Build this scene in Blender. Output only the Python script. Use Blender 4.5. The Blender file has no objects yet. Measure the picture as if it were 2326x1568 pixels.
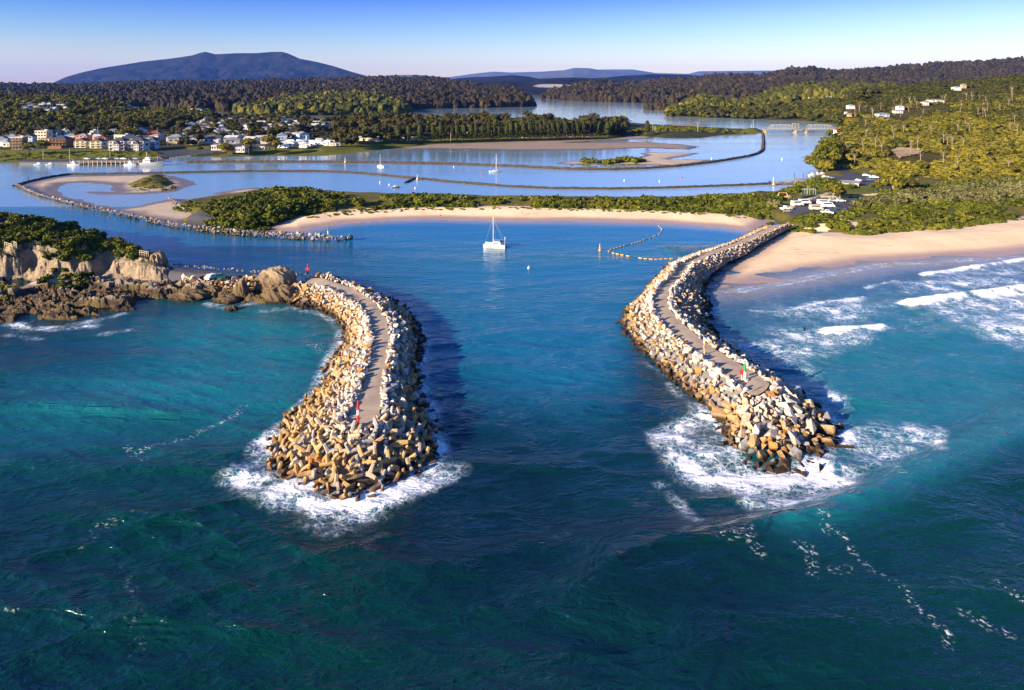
import bpy, bmesh, math, random
import numpy as np
random.seed(7); RNG = np.random.default_rng(11)
SC = bpy.context.scene; COL = SC.collection
F, U0, VH, CH = 1516.0, 1163.0, 195.0, 55.0      # focal length, optical centre and horizon of the photo (2326 wide), camera height
def P(u, v, z=0.0):
    d = F*(CH-z)/(v-VH); return ((u-U0)/F*d, d, z)
def PX(uv, z=0.0):
    return np.array([P(a, b, z)[:2] for a, b in uv])
def UV(x, y, z=0.0):
    return U0+F*x/y, VH+F*(CH-z)/y
SUN_AZ, SUN_EL = math.radians(35), math.radians(17)
SUNV = np.array([-math.cos(SUN_AZ)*math.cos(SUN_EL), -math.sin(SUN_AZ)*math.cos(SUN_EL), math.sin(SUN_EL)])

# ---------------------------------------------------------------- numpy helpers
def sdist(pts, poly):
    """signed distance of points to a polygon, positive inside"""
    pts = np.asarray(pts, float); poly = np.asarray(poly, float)
    best = np.full(len(pts), 1e18); ins = np.zeros(len(pts), bool)
    n = len(poly)
    for i in range(n):
        a = poly[i]; b = poly[(i+1) % n]; ab = b-a
        t = np.clip(((pts-a)@ab)/max(ab@ab, 1e-9), 0, 1)
        q = pts-(a+t[:, None]*ab); best = np.minimum(best, (q*q).sum(1))
        c = ((a[1] > pts[:, 1]) != (b[1] > pts[:, 1]))
        with np.errstate(divide='ignore', invalid='ignore'):
            xx = (b[0]-a[0])*(pts[:, 1]-a[1])/(b[1]-a[1] if b[1] != a[1] else 1e-9)+a[0]
        ins ^= c & (pts[:, 0] < xx)
    d = np.sqrt(best); return np.where(ins, d, -d)
def ldist(pts, line):
    best = np.full(len(pts), 1e18); line = np.asarray(line, float); pts = np.asarray(pts, float)
    for i in range(len(line)-1):
        a = line[i]; ab = line[i+1]-a
        t = np.clip(((pts-a)@ab)/max(ab@ab, 1e-9), 0, 1)
        q = pts-(a+t[:, None]*ab); best = np.minimum(best, (q*q).sum(1))
    return np.sqrt(best)
def ss(a, b, x):
    t = np.clip((x-a)/(b-a), 0, 1); return t*t*(3-2*t)
def h2(ix, iy, s):
    n = (ix.astype(np.int64)*374761393+iy.astype(np.int64)*668265263+s*974711) & 0x7fffffff
    n = ((n ^ (n >> 13))*1274126177) & 0x7fffffff
    return ((n ^ (n >> 16)) & 0xffff)/65535.0
def vn(x, y, s=0):
    ix = np.floor(x); iy = np.floor(y); fx = x-ix; fy = y-iy
    fx = fx*fx*(3-2*fx); fy = fy*fy*(3-2*fy)
    a = h2(ix, iy, s); b = h2(ix+1, iy, s); c = h2(ix, iy+1, s); d = h2(ix+1, iy+1, s)
    return (a*(1-fx)+b*fx)*(1-fy)+(c*(1-fx)+d*fx)*fy
def fbm(x, y, o=4, s=0):
    r = 0; a = .5; t = 0
    for i in range(o):
        r = r+a*vn(x, y, s+i*17); t += a; a *= .5; x = x*2.03+11.3; y = y*2.03+5.7
    return r/t

# ---------------------------------------------------------------- objects
def tag(o, label=None, cat=None, group=None, kind=None):
    if label: o['label'] = label
    if cat: o['category'] = cat
    if group: o['group'] = group
    if kind: o['kind'] = kind
    return o
def link(o, parent=None):
    COL.objects.link(o)
    if parent: o.parent = parent
    return o
def mesh_np(name, V, Q, mat, parent=None, attrs=None, smooth=False):
    V = np.ascontiguousarray(V, np.float32); Q = np.ascontiguousarray(Q, np.int32)
    me = bpy.data.meshes.new(name); k = Q.shape[1]
    me.vertices.add(len(V)); me.vertices.foreach_set('co', V.ravel())
    me.loops.add(Q.size); me.loops.foreach_set('vertex_index', Q.ravel())
    me.polygons.add(len(Q)); me.polygons.foreach_set('loop_start', np.arange(0, Q.size, k, dtype=np.int32))
    me.polygons.foreach_set('use_smooth', np.full(len(Q), smooth, bool))
    for an, av in (attrs or {}).items():
        a = me.attributes.new(an, 'FLOAT', 'POINT'); a.data.foreach_set('value', np.ascontiguousarray(av, np.float32))
    me.update(calc_edges=True); me.validate()
    if mat: me.materials.append(mat)
    return link(bpy.data.objects.new(name, me), parent)
def thing(name, label, cat, loc=(0, 0, 0), rotz=0.0, group=None):
    o = bpy.data.objects.new(name, None); o.empty_display_size = .5
    o.location = loc; o.rotation_euler = (0, 0, rotz)
    COL.objects.link(o); return tag(o, label, cat, group)
def dup(root, loc, rotz, label=None, group=None, scale=None):
    r = root.copy(); COL.objects.link(r); r.location = loc; r.rotation_euler = (0, 0, rotz)
    if scale: r.scale = scale if hasattr(scale, '__len__') else (scale,)*3
    if label: r['label'] = label
    if group: r['group'] = group
    for ch in list(root.children):
        c = ch.copy(); COL.objects.link(c); c.parent = r
        for g in list(ch.children):
            d = g.copy(); COL.objects.link(d); d.parent = c
    return r
class MB:
    """collects simple shapes and links them as one mesh object"""
    def __init__(s): s.v = []; s.f = []
    def add(s, V, Fc):
        o = len(s.v); s.v += [tuple(p) for p in V]; s.f += [tuple(i+o for i in f) for f in Fc]; return s
    def box(s, c, sz, rz=0.0, taper=1.0):
        x, y, z = [a/2 for a in sz]; V = []
        for k in (-1, 1):
            t = 1 if k < 0 else taper
            for a, b in ((-1, -1), (1, -1), (1, 1), (-1, 1)):
                px, py = a*x*t, b*y*t
                V.append((c[0]+px*math.cos(rz)-py*math.sin(rz), c[1]+px*math.sin(rz)+py*math.cos(rz), c[2]+k*z))
        return s.add(V, [(3, 2, 1, 0), (4, 5, 6, 7), (0, 1, 5, 4), (1, 2, 6, 5), (2, 3, 7, 6), (3, 0, 4, 7)])
    def tube(s, a, b, r0, r1=None, n=8):
        r1 = r0 if r1 is None else r1; a = np.array(a, float); b = np.array(b, float); w = b-a; w /= np.linalg.norm(w)
        q = np.array((1, 0, 0)) if abs(w[0]) < .8 else np.array((0, 1, 0)); p = np.cross(w, q); p /= np.linalg.norm(p); q = np.cross(w, p)
        V = []
        for c, r in ((a, r0), (b, r1)):
            for i in range(n):
                t = 2*math.pi*i/n; V.append(tuple(c+r*(math.cos(t)*p+math.sin(t)*q)))
        Fc = [(i, (i+1) % n, n+(i+1) % n, n+i) for i in range(n)]+[tuple(range(n-1, -1, -1)), tuple(range(n, 2*n))]
        return s.add(V, Fc)
    def loft(s, rings, cap=True):
        n = len(rings[0]); V = [p for r in rings for p in r]; Fc = []
        for k in range(len(rings)-1):
            for i in range(n):
                j = (i+1) % n; Fc.append((k*n+i, k*n+j, (k+1)*n+j, (k+1)*n+i))
        if cap: Fc += [tuple(range(n-1, -1, -1)), tuple(range((len(rings)-1)*n, len(rings)*n))]
        return s.add(V, Fc)
    def ball(s, c, r, sz=1.0, n=8, m=5):
        rings = []
        for k in range(1, m):
            t = math.pi*k/m-math.pi/2
            rings.append([(c[0]+r*math.cos(t)*math.cos(2*math.pi*i/n), c[1]+r*math.cos(t)*math.sin(2*math.pi*i/n), c[2]+r*sz*math.sin(t)) for i in range(n)])
        return s.loft(rings)
    def build(s, name, mat, parent=None, smooth=False):
        me = bpy.data.meshes.new(name); me.from_pydata(s.v, [], s.f)
        bm = bmesh.new(); bm.from_mesh(me); bmesh.ops.recalc_face_normals(bm, faces=bm.faces); bm.to_mesh(me); bm.free()
        if smooth: me.polygons.foreach_set('use_smooth', [True]*len(me.polygons))
        me.materials.append(mat); return link(bpy.data.objects.new(name, me), parent)

# ---------------------------------------------------------------- materials
class Mt:
    def __init__(s, name, rough=.85, spec=.3):
        s.m = bpy.data.materials.new(name); s.m.use_nodes = True; s.t = s.m.node_tree
        s.b = s.t.nodes['Principled BSDF']; s.b.inputs['Roughness'].default_value = rough
        s.b.inputs['Specular IOR Level'].default_value = spec
    def n(s, ty, ins=None, **kw):
        d = s.t.nodes.new(ty)
        for k, v in kw.items(): setattr(d, k, v)
        for k, v in (ins or {}).items(): s.set(d.inputs[k], v)
        return d
    def set(s, sock, v):
        if isinstance(v, bpy.types.NodeSocket): s.t.links.new(v, sock)
        elif hasattr(v, '__len__') and len(v) == 3 and sock.type == 'RGBA': sock.default_value = (*v, 1)
        else: sock.default_value = v
    def math(s, op, a, b=0.0, c=None, clamp=False):
        d = s.n('ShaderNodeMath', {0: a, 1: b}, operation=op, use_clamp=clamp)
        if c is not None: s.set(d.inputs[2], c)
        return d.outputs[0]
    def mix(s, f, a, b, bt='MIX'):
        d = s.n('ShaderNodeMix', data_type='RGBA', blend_type=bt)
        s.set(d.inputs[0], f); s.set(d.inputs[6], a); s.set(d.inputs[7], b); return d.outputs[2]
    def step(s, a, b, x):
        return s.n('ShaderNodeMapRange', {0: x, 1: a, 2: b}, interpolation_type='SMOOTHSTEP').outputs[0]
    def attr(s, name): return s.n('ShaderNodeAttribute', attribute_name=name).outputs['Fac']
    def pos(s): return s.n('ShaderNodeNewGeometry').outputs['Position']
    def obj(s): return s.n('ShaderNodeTexCoord').outputs['Object']
    def scaled(s, vec, sc, rot=0.0):
        return s.n('ShaderNodeMapping', {'Vector': vec, 'Scale': sc, 'Rotation': (0, 0, rot)}).outputs[0]
    def noise(s, vec, sc, det=3.0, rough=.55, dist=0.0, col=False):
        d = s.n('ShaderNodeTexNoise', {'Vector': vec, 'Scale': sc, 'Detail': det, 'Roughness': rough, 'Distortion': dist}); return d.outputs[1 if col else 0]
    def bump(s, h, st=.5, dist=.1):
        b = s.n('ShaderNodeBump', {'Strength': st, 'Distance': dist, 'Height': h}); s.set(s.b.inputs['Normal'], b.outputs[0]); return b
    def col(s, c): s.set(s.b.inputs['Base Color'], c); return s.m
def flat(name, c, rough=.7, spec=.3, var=.25, sc=1.5, metal=0.0):
    """painted / plain surface with faint weathering"""
    m = Mt(name, rough, spec); p = m.obj()
    f = m.noise(p, sc, 4); m.b.inputs['Metallic'].default_value = metal
    return m.col(m.mix(m.step(.3, .75, f), c, tuple(x*(1-var) for x in c)))
# ================================================================ material library
def m_water():
    m = Mt('water', .06, .5); m.b.inputs['IOR'].default_value = 1.33
    p = m.pos(); calm = m.attr('calm'); sh = m.attr('shallow'); gr = m.attr('green'); fo = m.attr('foam'); sn = m.attr('sandy'); dk = m.attr('dark'); bl = m.attr('blue'); pa = m.attr('pale')
    big = m.noise(m.scaled(p, (.012, .02, 1)), 1, 3)
    deep = m.mix(m.step(.35, .65, big), (.001, .015, .018), (.0014, .024, .028))
    c = m.mix(gr, deep, (.001, .029, .026))
    c = m.mix(bl, c, (.006, .120, .225)); c = m.mix(sh, c, (.008, .130, .160))
    c = m.mix(m.math('MULTIPLY', dk, .75), c, (.0008, .010, .020))
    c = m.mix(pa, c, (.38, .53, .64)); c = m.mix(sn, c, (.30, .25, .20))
    # foam: broken lace laid over the swell
    fo = m.math('MULTIPLY', fo, m.math('MULTIPLY_ADD', m.step(.28, .72, m.noise(p, .17, 5, .62)), 1.05, .42))
    w = m.noise(p, .55, 4, .6, col=True)
    wp = m.n('ShaderNodeVectorMath', {0: p, 1: m.n('ShaderNodeVectorMath', {0: w, 3: 2.6}, operation='SCALE').outputs[0]}, operation='ADD').outputs[0]
    v1 = m.n('ShaderNodeTexVoronoi', {'Vector': wp, 'Scale': .62}, feature='DISTANCE_TO_EDGE').outputs[0]
    v2 = m.n('ShaderNodeTexVoronoi', {'Vector': wp, 'Scale': 1.7}, feature='DISTANCE_TO_EDGE').outputs[0]
    fb = m.noise(p, .38, 6, .68); fb2 = m.noise(p, 1.4, 4, .6)
    lines = m.math('MAXIMUM', m.step(.13, .0, v1), m.math('MULTIPLY', m.step(.15, .0, v2), .75))
    lines = m.math('MULTIPLY', lines, m.math('MULTIPLY', m.step(.12, .66, fo), m.step(.40, .66, m.math('ADD', fb, m.math('MULTIPLY', fo, .22)))))
    sol = m.math('ADD', m.math('MULTIPLY', fo, 1.05), m.math('MULTIPLY', m.math('SUBTRACT', m.math('ADD', m.math('MULTIPLY', fb, .6), m.math('MULTIPLY', fb2, .4)), .5), 1.5))
    sol = m.math('ADD', sol, m.math('MULTIPLY', lines, .12))
    fmask = m.math('MAXIMUM', m.math('MULTIPLY', lines, .85), m.math('MULTIPLY', m.step(.60, .88, sol), m.step(.10, .36, fo)))
    fl = m.attr('fleck'); dots = m.math('MULTIPLY', m.step(.54, .64, m.noise(m.scaled(p, (1.9, 2.8, 1), .3), 1, 3, .6)), m.step(.25, .8, m.math('ADD', fl, m.math('MULTIPLY', m.math('SUBTRACT', fb, .5), 1.2))))
    fmask = m.math('MAXIMUM', fmask, m.math('MULTIPLY', dots, m.math('MULTIPLY', m.step(.05, .4, fl), .62)))
    aer = m.math('MULTIPLY', m.step(.16, .8, fo), .7)
    c = m.mix(aer, c, (.03, .18, .28))
    c = m.mix(fmask, c, (.80, .82, .84))
    m.col(c)
    rg = m.math('ADD', m.math('MULTIPLY', fmask, .5), m.math('SUBTRACT', .075, m.math('MULTIPLY', calm, .035)))
    m.set(m.b.inputs['Roughness'], rg)
    # ripples: three sizes of wave, long crests lying across the view
    n1 = m.noise(m.scaled(p, (.10, .22, 1), .18), 1, 4, .55, .4)
    n2 = m.noise(m.scaled(p, (.42, .85, 1), -.12), 1, 4, .6, .5)
    n3 = m.noise(m.scaled(p, (1.5, 2.9, 1), .3), 1, 2, .6)
    gust = m.noise(m.scaled(p, (.004, .022, 1), .05), 1, 4, .55); gs = m.math('MULTIPLY_ADD', m.step(.36, .66, gust), .75, .55)
    amp = m.math('MULTIPLY', gs, m.math('SUBTRACT', 1.0, m.math('MULTIPLY', calm, .93)))
    hgt = m.math('ADD', m.math('MULTIPLY', n1, 1.7), m.math('ADD', m.math('MULTIPLY', n2, 1.45), m.math('MULTIPLY', n3, .30)))
    hgt = m.math('MULTIPLY', hgt, amp)
    hgt = m.math('ADD', hgt, m.math('MULTIPLY', fmask, .10))
    m.bump(hgt, 1.0, .34)
    return m.m
def m_rock(name, top, mid, low, zt=(2.6, 4.2), zl=(.5, 1.3)):
    m = Mt(name, .9, .2); p = m.pos(); z = m.n('ShaderNodeSeparateXYZ', {0: p}).outputs[2]; t = m.attr('tint')
    nz = m.noise(p, .9, 4); zz = m.math('ADD', z, m.math('MULTIPLY', m.math('SUBTRACT', nz, .5), 1.6))
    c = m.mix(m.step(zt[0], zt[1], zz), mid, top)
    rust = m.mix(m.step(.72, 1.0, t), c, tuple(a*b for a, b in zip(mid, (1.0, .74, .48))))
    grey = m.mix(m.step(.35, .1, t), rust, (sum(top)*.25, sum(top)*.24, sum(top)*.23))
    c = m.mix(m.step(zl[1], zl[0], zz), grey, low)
    f = m.noise(p, 3.2, 5, .65)
    c = m.mix(m.math('MULTIPLY', m.step(.35, .75, f), .55), c, m.mix(1.0, c, (.55, .5, .45), 'MULTIPLY'))
    m.col(c); m.bump(m.math('ADD', m.noise(p, 2.2, 5, .7), m.math('MULTIPLY', f, .5)), .5, .10); return m.m
def m_leaf(name, a, b, c3, trans=.0):
    m = Mt(name, .75, .12); t = m.attr('tint'); p = m.pos()
    lt = m.noise(p, .05, 2)
    f = m.math('ADD', m.math('MULTIPLY', t, .75), m.math('MULTIPLY', m.math('SUBTRACT', lt, .5), .7))
    c = m.mix(m.step(.05, .5, f), a, b); c = m.mix(m.step(.5, .95, f), c, c3)
    return m.col(c)
def m_sand(name, dry, wet, zw=(.15, .75), streak=True):
    m = Mt(name, .9, .15); p = m.pos(); z = m.n('ShaderNodeSeparateXYZ', {0: p}).outputs[2]
    n = m.noise(p, .05, 4); f = m.noise(p, 1.3, 5, .7)
    c = m.mix(m.step(.35, .7, n), dry, tuple(x*.86 for x in dry))
    c = m.mix(m.math('MULTIPLY', m.step(.5, .8, f), .35), c, tuple(x*.72 for x in dry))
    if streak:
        k = m.noise(m.scaled(p, (.10, .55, 1), -.28), 1, 6, .75)
        k2 = m.noise(p, .03, 2)
        c = m.mix(m.math('MULTIPLY', m.step(.56, .64, k), m.math('MULTIPLY', m.step(.38, .52, k2), .55)), c, (.16, .12, .08))
    zz = m.math('ADD', z, m.math('MULTIPLY', m.math('SUBTRACT', n, .5), .35))
    wf = m.step(zw[1], zw[0], zz); c = m.mix(wf, c, wet)
    m.set(m.b.inputs['Roughness'], m.math('SUBTRACT', .9, m.math('MULTIPLY', wf, .5)))
    m.col(c); m.bump(m.math('ADD', f, m.math('MULTIPLY', m.noise(p, .35, 3), 2.0)), .5, .12); return m.m
def m_ground(name, g1, g2, dirt, sc=.06):
    m = Mt(name, .95, .1); p = m.pos(); n = m.noise(p, sc, 5, .6); f = m.noise(p, .8, 5, .7)
    c = m.mix(m.step(.35, .65, n), g1, g2); c = m.mix(m.step(.50, .66, f), c, dirt)
    m.col(c); m.bump(f, .8, .4); return m.m
def m_asph(name, c0=(.045, .045, .05)):
    m = Mt(name, .85, .2); p = m.pos(); n = m.noise(p, .15, 4); f = m.noise(p, 4, 4)
    c = m.mix(m.step(.3, .7, n), c0, tuple(x*1.6 for x in c0)); c = m.mix(m.math('MULTIPLY', f, .3), c, tuple(x*2.2 for x in c0))
    return m.col(c)
def m_path():
    m = Mt('path_gravel', .95, .1); p = m.pos(); n = m.noise(p, .5, 5, .6); f = m.noise(p, 6, 4)
    c = m.mix(m.step(.3, .7, n), (.46, .36, .26), (.34, .26, .185)); c = m.mix(m.math('MULTIPLY', f, .4), c, (.50, .41, .31))
    m.col(c); m.bump(f, .4, .05); return m.m
def m_cliff():
    m = Mt('cliff_rock', .95, .1); p = m.pos(); z = m.n('ShaderNodeSeparateXYZ', {0: p}).outputs[2]
    nz = m.n('ShaderNodeSeparateXYZ', {0: m.n('ShaderNodeNewGeometry').outputs['True Normal']}).outputs[2]
    n = m.noise(m.scaled(p, (1, 1, .6), .4), .35, 6, .65); f = m.noise(p, 1.8, 5, .7)
    c = m.mix(m.step(.3, .7, n), (.50, .38, .235), (.24, .20, .16)); c = m.mix(m.math('MULTIPLY', m.step(.45, .75, f), .7), c, (.13, .105, .08))
    c = m.mix(m.math('MULTIPLY', m.step(.6, .85, nz), m.step(4.0, 5.5, z)), c, (.04, .045, .012))
    m.col(c); m.bump(m.math('ADD', n, f), 1.0, 1.0); return m.m
def m_shelf():
    m = Mt('shelf_rock', .8, .3); p = m.pos(); z = m.n('ShaderNodeSeparateXYZ', {0: p}).outputs[2]
    n = m.noise(m.scaled(p, (.35, 1, 1), .2), .5, 6, .65); f = m.noise(p, 1.6, 5, .7); g = m.noise(p, .12, 3)
    c = m.mix(m.step(.35, .65, n), (.022, .015, .009), (.125, .08, .032)); c = m.mix(m.math('MULTIPLY', m.step(.5, .72, g), .6), c, (.17, .13, .03))
    c = m.mix(m.step(1.5, 2.4, z), c, (.22, .18, .14)); c = m.mix(m.math('MULTIPLY', m.step(.5, .7, f), .7), c, (.035, .027, .02))
    c = m.mix(m.step(.25, .0, z), c, (.02, .016, .012))
    m.col(c); m.bump(m.math('ADD', n, f), 1.0, .5); return m.m
def m_hill(name, a, b, sc=.02):
    m = Mt(name, .95, .05); p = m.pos(); n = m.noise(p, sc, 6, .65); f = m.noise(p, sc*6, 4, .7)
    c = m.mix(m.step(.35, .65, n), a, b); c = m.mix(m.math('MULTIPLY', m.step(.4, .7, f), .6), c, tuple(x*.4 for x in a))
    m.col(c); m.bump(m.math('ADD', m.math('MULTIPLY', n, 2.0), f), 1.0, .35/sc*.12); return m.m
WATER = m_water()
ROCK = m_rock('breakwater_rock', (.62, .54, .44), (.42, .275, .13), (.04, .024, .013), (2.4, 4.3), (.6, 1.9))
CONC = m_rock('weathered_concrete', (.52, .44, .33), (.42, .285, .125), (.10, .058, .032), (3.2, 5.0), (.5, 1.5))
ROCKD = m_rock('training_wall_rock', (.105, .08, .058), (.07, .055, .04), (.018, .015, .012), (.8, 1.6), (.1, .4))
ROCKP = m_rock('spit_wall_rock', (.33, .295, .25), (.16, .135, .11), (.025, .02, .017), (.7, 1.8), (.1, .6))
ROCKH = m_rock('outcrop_rock', (.27, .205, .125), (.13, .092, .05), (.03, .02, .012), (3, 6), (.3, 1.4))
LSHRUB = m_leaf('shrub_leaves', (.026, .036, .004), (.09, .10, .008), (.20, .18, .022))
LBANK = m_leaf('banksia_leaves', (.05, .055, .018), (.12, .115, .04), (.22, .19, .09))
LGUM = m_leaf('gum_leaves', (.032, .036, .005), (.125, .112, .010), (.24, .195, .022))
LFAR = m_leaf('far_forest_leaves', (.012, .010, .005), (.032, .024, .009), (.078, .054, .018))
LTOWN = m_leaf('town_tree_leaves', (.018, .020, .006), (.058, .052, .011), (.14, .11, .02))
LPINE = m_leaf('pine_needles', (.018, .026, .007), (.055, .060, .012), (.12, .105, .02))
LGOLD = m_leaf('golden_tree_leaves', (.05, .05, .008), (.14, .12, .015), (.24, .19, .02))
BARK = flat('bark', (.30, .25, .19), .9, .1, .4)
BARKD = flat('dark_bark', (.10, .075, .05), .9, .1, .4)
SAND = m_sand('beach_sand', (.86, .635, .385), (.38, .26, .20))
SANDB = m_sand('bank_sand', (.50, .40, .29), (.17, .13, .10), (.12, .5), False)
MUD = m_sand('mud_sand', (.30, .225, .165), (.115, .085, .065), (.10, .40), False)
PEB = m_sand('pebbles', (.40, .32, .26), (.14, .11, .09), (.8, 1.4), False)
GRASS = m_ground('grass', (.085, .105, .014), (.15, .15, .02), (.10, .09, .03))
SCRUB = m_ground('scrub_ground', (.065, .070, .010), (.135, .115, .02), (.16, .105, .075), .10)
DARKG = m_ground('town_ground', (.030, .034, .012), (.055, .052, .018), (.05, .045, .035))
ASPH = m_asph('asphalt'); PATH = m_path(); CLIFF = m_cliff(); SHELF = m_shelf()
WHITE = flat('white_paint', (.78, .77, .74), .35, .5, .12); WHITEH = flat('white_render', (.52, .50, .47), .8, .2, .2); CREAM = flat('cream_render', (.62, .53, .36), .8, .2, .15)
GLASS = flat('dark_glass', (.02, .025, .035), .08, .6, .2); DARK = flat('dark_metal', (.03, .032, .04), .5, .4, .3)
GREY = flat('grey_metal', (.35, .36, .38), .5, .4, .2); WOOD = flat('weathered_timber', (.30, .23, .16), .85, .15, .4)
TYRE = flat('rubber', (.015, .015, .016), .9, .1, .3); RED = flat('red_paint', (.55, .03, .025), .4, .4, .15)
GREEN = flat('green_paint', (.02, .28, .07), .4, .4, .15); YEL = flat('yellow_float', (.75, .42, .06), .5, .4, .15)
BRICK = flat('brick', (.22, .115, .07), .9, .15, .3); BLUE = flat('blue_paint', (.05, .16, .34), .4, .4, .2)
ROOFD = flat('slate_roof', (.06, .065, .085), .7, .3, .3); ROOFG = flat('pale_metal_roof', (.24, .265, .29), .55, .3, .25)
ROOFR = flat('red_tile_roof', (.28, .08, .05), .8, .2, .3); ROOFB = flat('brown_tile_roof', (.13, .085, .06), .8, .2, .3)
BROWN = flat('brown_render', (.22, .16, .10), .8, .2, .2); PINK = flat('pink_render', (.55, .27, .20), .8, .2, .2)
BLUEW = flat('pale_blue_render', (.38, .48, .58), .7, .2, .15); SKIN = flat('skin', (.45, .27, .19), .6, .3, .1)
NAVY = flat('navy_cloth', (.012, .02, .05), .8, .2, .2); TAN = flat('tan_paint', (.55, .38, .20), .6, .3, .2)
# ================================================================ sky, sun, camera, air
def world():
    w = bpy.data.worlds.new('World'); SC.world = w; w.use_nodes = True; t = w.node_tree; t.nodes.clear()
    out = t.nodes.new('ShaderNodeOutputWorld'); bg = t.nodes.new('ShaderNodeBackground'); sky = t.nodes.new('ShaderNodeTexSky')
    sky.sky_type = 'NISHITA'; sky.sun_disc = False; sky.sun_elevation = SUN_EL
    sky.sun_rotation = math.atan2(SUNV[0], SUNV[1]); sky.altitude = 50; sky.air_density = 1.0; sky.dust_density = .6; sky.ozone_density = 2.5
    tc = t.nodes.new('ShaderNodeTexCoord'); sp = t.nodes.new('ShaderNodeSeparateXYZ'); t.links.new(tc.outputs['Generated'], sp.inputs[0])
    mr = t.nodes.new('ShaderNodeMapRange'); t.links.new(sp.outputs[2], mr.inputs[0]); mr.inputs[1].default_value = 0; mr.inputs[2].default_value = 1
    rp = t.nodes.new('ShaderNodeValToRGB'); t.links.new(mr.outputs[0], rp.inputs[0]); cr = rp.color_ramp
    cr.elements[0].position = 0; cr.elements[0].color = SKYR[0][1]; cr.elements[1].position = 1; cr.elements[1].color = SKYR[-1][1]
    for q, c in SKYR[1:-1]:
        e = cr.elements.new(q); e.color = c
    # the western side of the sky, away to the right, is paler
    ri = t.nodes.new('ShaderNodeMapRange'); t.links.new(sp.outputs[0], ri.inputs[0]); ri.inputs[1].default_value = -.7; ri.inputs[2].default_value = .7
    mx2 = t.nodes.new('ShaderNodeMix'); mx2.data_type = 'RGBA'; t.links.new(ri.outputs[0], mx2.inputs[0])
    mx2.inputs[6].default_value = (.70, .84, 1.0, 1); mx2.inputs[7].default_value = (1.28, 1.09, 1.06, 1)
    me_ = t.nodes.new('ShaderNodeMapRange'); me_.interpolation_type = 'SMOOTHSTEP'; t.links.new(sp.outputs[2], me_.inputs[0]); me_.inputs[1].default_value = .02; me_.inputs[2].default_value = .11
    mw = t.nodes.new('ShaderNodeMix'); mw.data_type = 'RGBA'; t.links.new(me_.outputs[0], mw.inputs[0]); mw.inputs[6].default_value = (1, 1, 1, 1); t.links.new(mx2.outputs[2], mw.inputs[7])
    mx = t.nodes.new('ShaderNodeMix'); mx.data_type = 'RGBA'; mx.blend_type = 'MULTIPLY'; mx.inputs[0].default_value = 1
    t.links.new(sky.outputs[0], mx.inputs[6]); t.links.new(rp.outputs[0], mx.inputs[7])
    mx3 = t.nodes.new('ShaderNodeMix'); mx3.data_type = 'RGBA'; mx3.blend_type = 'MULTIPLY'; mx3.inputs[0].default_value = 1
    t.links.new(mx.outputs[2], mx3.inputs[6]); t.links.new(mw.outputs[2], mx3.inputs[7])
    t.links.new(mx3.outputs[2], bg.inputs[0]); bg.inputs[1].default_value = SKY_STRENGTH; t.links.new(bg.outputs[0], out.inputs[0])
SKY_STRENGTH = .075
SKYR = [(0, (1.42, 1.13, .98, 1)), (.03, (1.18, 1.00, 1.0, 1)), (.075, (.68, .78, 1.02, 1)), (.125, (.28, .44, 1.0, 1)), (.2, (.28, .62, 1.35, 1)), (.5, (.34, .70, 1.25, 1)), (1, (.32, .48, .68, 1))]
world()
sl = bpy.data.lights.new('sun', 'SUN'); sl.energy = 5.0; sl.angle = math.radians(.5); sl.color = (1, .80, .56)
so = link(bpy.data.objects.new('sun', sl)); so.rotation_euler = (math.pi/2-SUN_EL, 0, math.atan2(SUNV[1], SUNV[0])+math.pi/2)
cam = bpy.data.cameras.new('camera'); co = link(bpy.data.objects.new('camera', cam)); SC.camera = co
co.location = (0, 0, CH); co.rotation_euler = (math.pi/2, 0, 0); cam.sensor_width = 36; cam.lens = 36*F/2326
cam.shift_y = -(784-VH)/2326; cam.clip_start = 1; cam.clip_end = 80000
SC.view_settings.view_transform = 'Standard'; SC.view_settings.look = 'None'; SC.view_settings.exposure = EXPO = 1.5
SC.cycles.max_bounces = 6; SC.cycles.volume_bounces = 0; SC.cycles.use_denoising = True
def haze():
    b = MB(); b.box((0, 14000, 474), (50000, 33000, 950))
    m = bpy.data.materials.new('air'); m.use_nodes = True; t = m.node_tree; t.nodes.clear()
    o = t.nodes.new('ShaderNodeOutputMaterial'); v = t.nodes.new('ShaderNodeVolumePrincipled')
    v.inputs['Density'].default_value = 1.9e-5; v.inputs['Color'].default_value = (.11, .30, 1.0, 1); v.inputs['Anisotropy'].default_value = 0
    v.inputs['Density Attribute'].default_value = ''; v.inputs['Color Attribute'].default_value = ''; v.inputs['Temperature Attribute'].default_value = ''
    t.links.new(v.outputs[0], o.inputs['Volume'])
    tag(b.build('haze', m), kind='stuff')
haze()

# ================================================================ water
def blob(U, V, u, v, ru, rv, p=1.0):
    return np.exp(-(((U-u)/ru)**2+((V-v)/rv)**2)*p)
def wline(X, Y, uv, w, amp=1.0):
    d = ldist(np.c_[X, Y], PX(uv)); return amp*np.exp(-(d/w)**2)
RSHORE = [(1608, 667), (1680, 662), (1744, 652), (1869, 627), (2007, 604), (2119, 597), (2326, 584), (2800, 530)]
BSHORE = [(689, 527), (731, 517), (781, 509), (881, 503), (981, 500), (1163, 504.5), (1313, 505), (1488, 509), (1638, 519), (1703, 528)]
LWALL_L = [(690, 700), (730, 715), (757, 730), (777, 752), (775, 785), (742, 826), (722, 890), (660, 945), (614, 1009), (612, 1062), (629, 1096), (701, 1119), (739, 1138), (808, 1148), (868, 1127), (914, 1100), (983, 1066), (990, 1015), (985, 960), (962, 880), (956, 838), (966, 777), (945, 722), (905, 690), (838, 662), (728, 624)]
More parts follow.
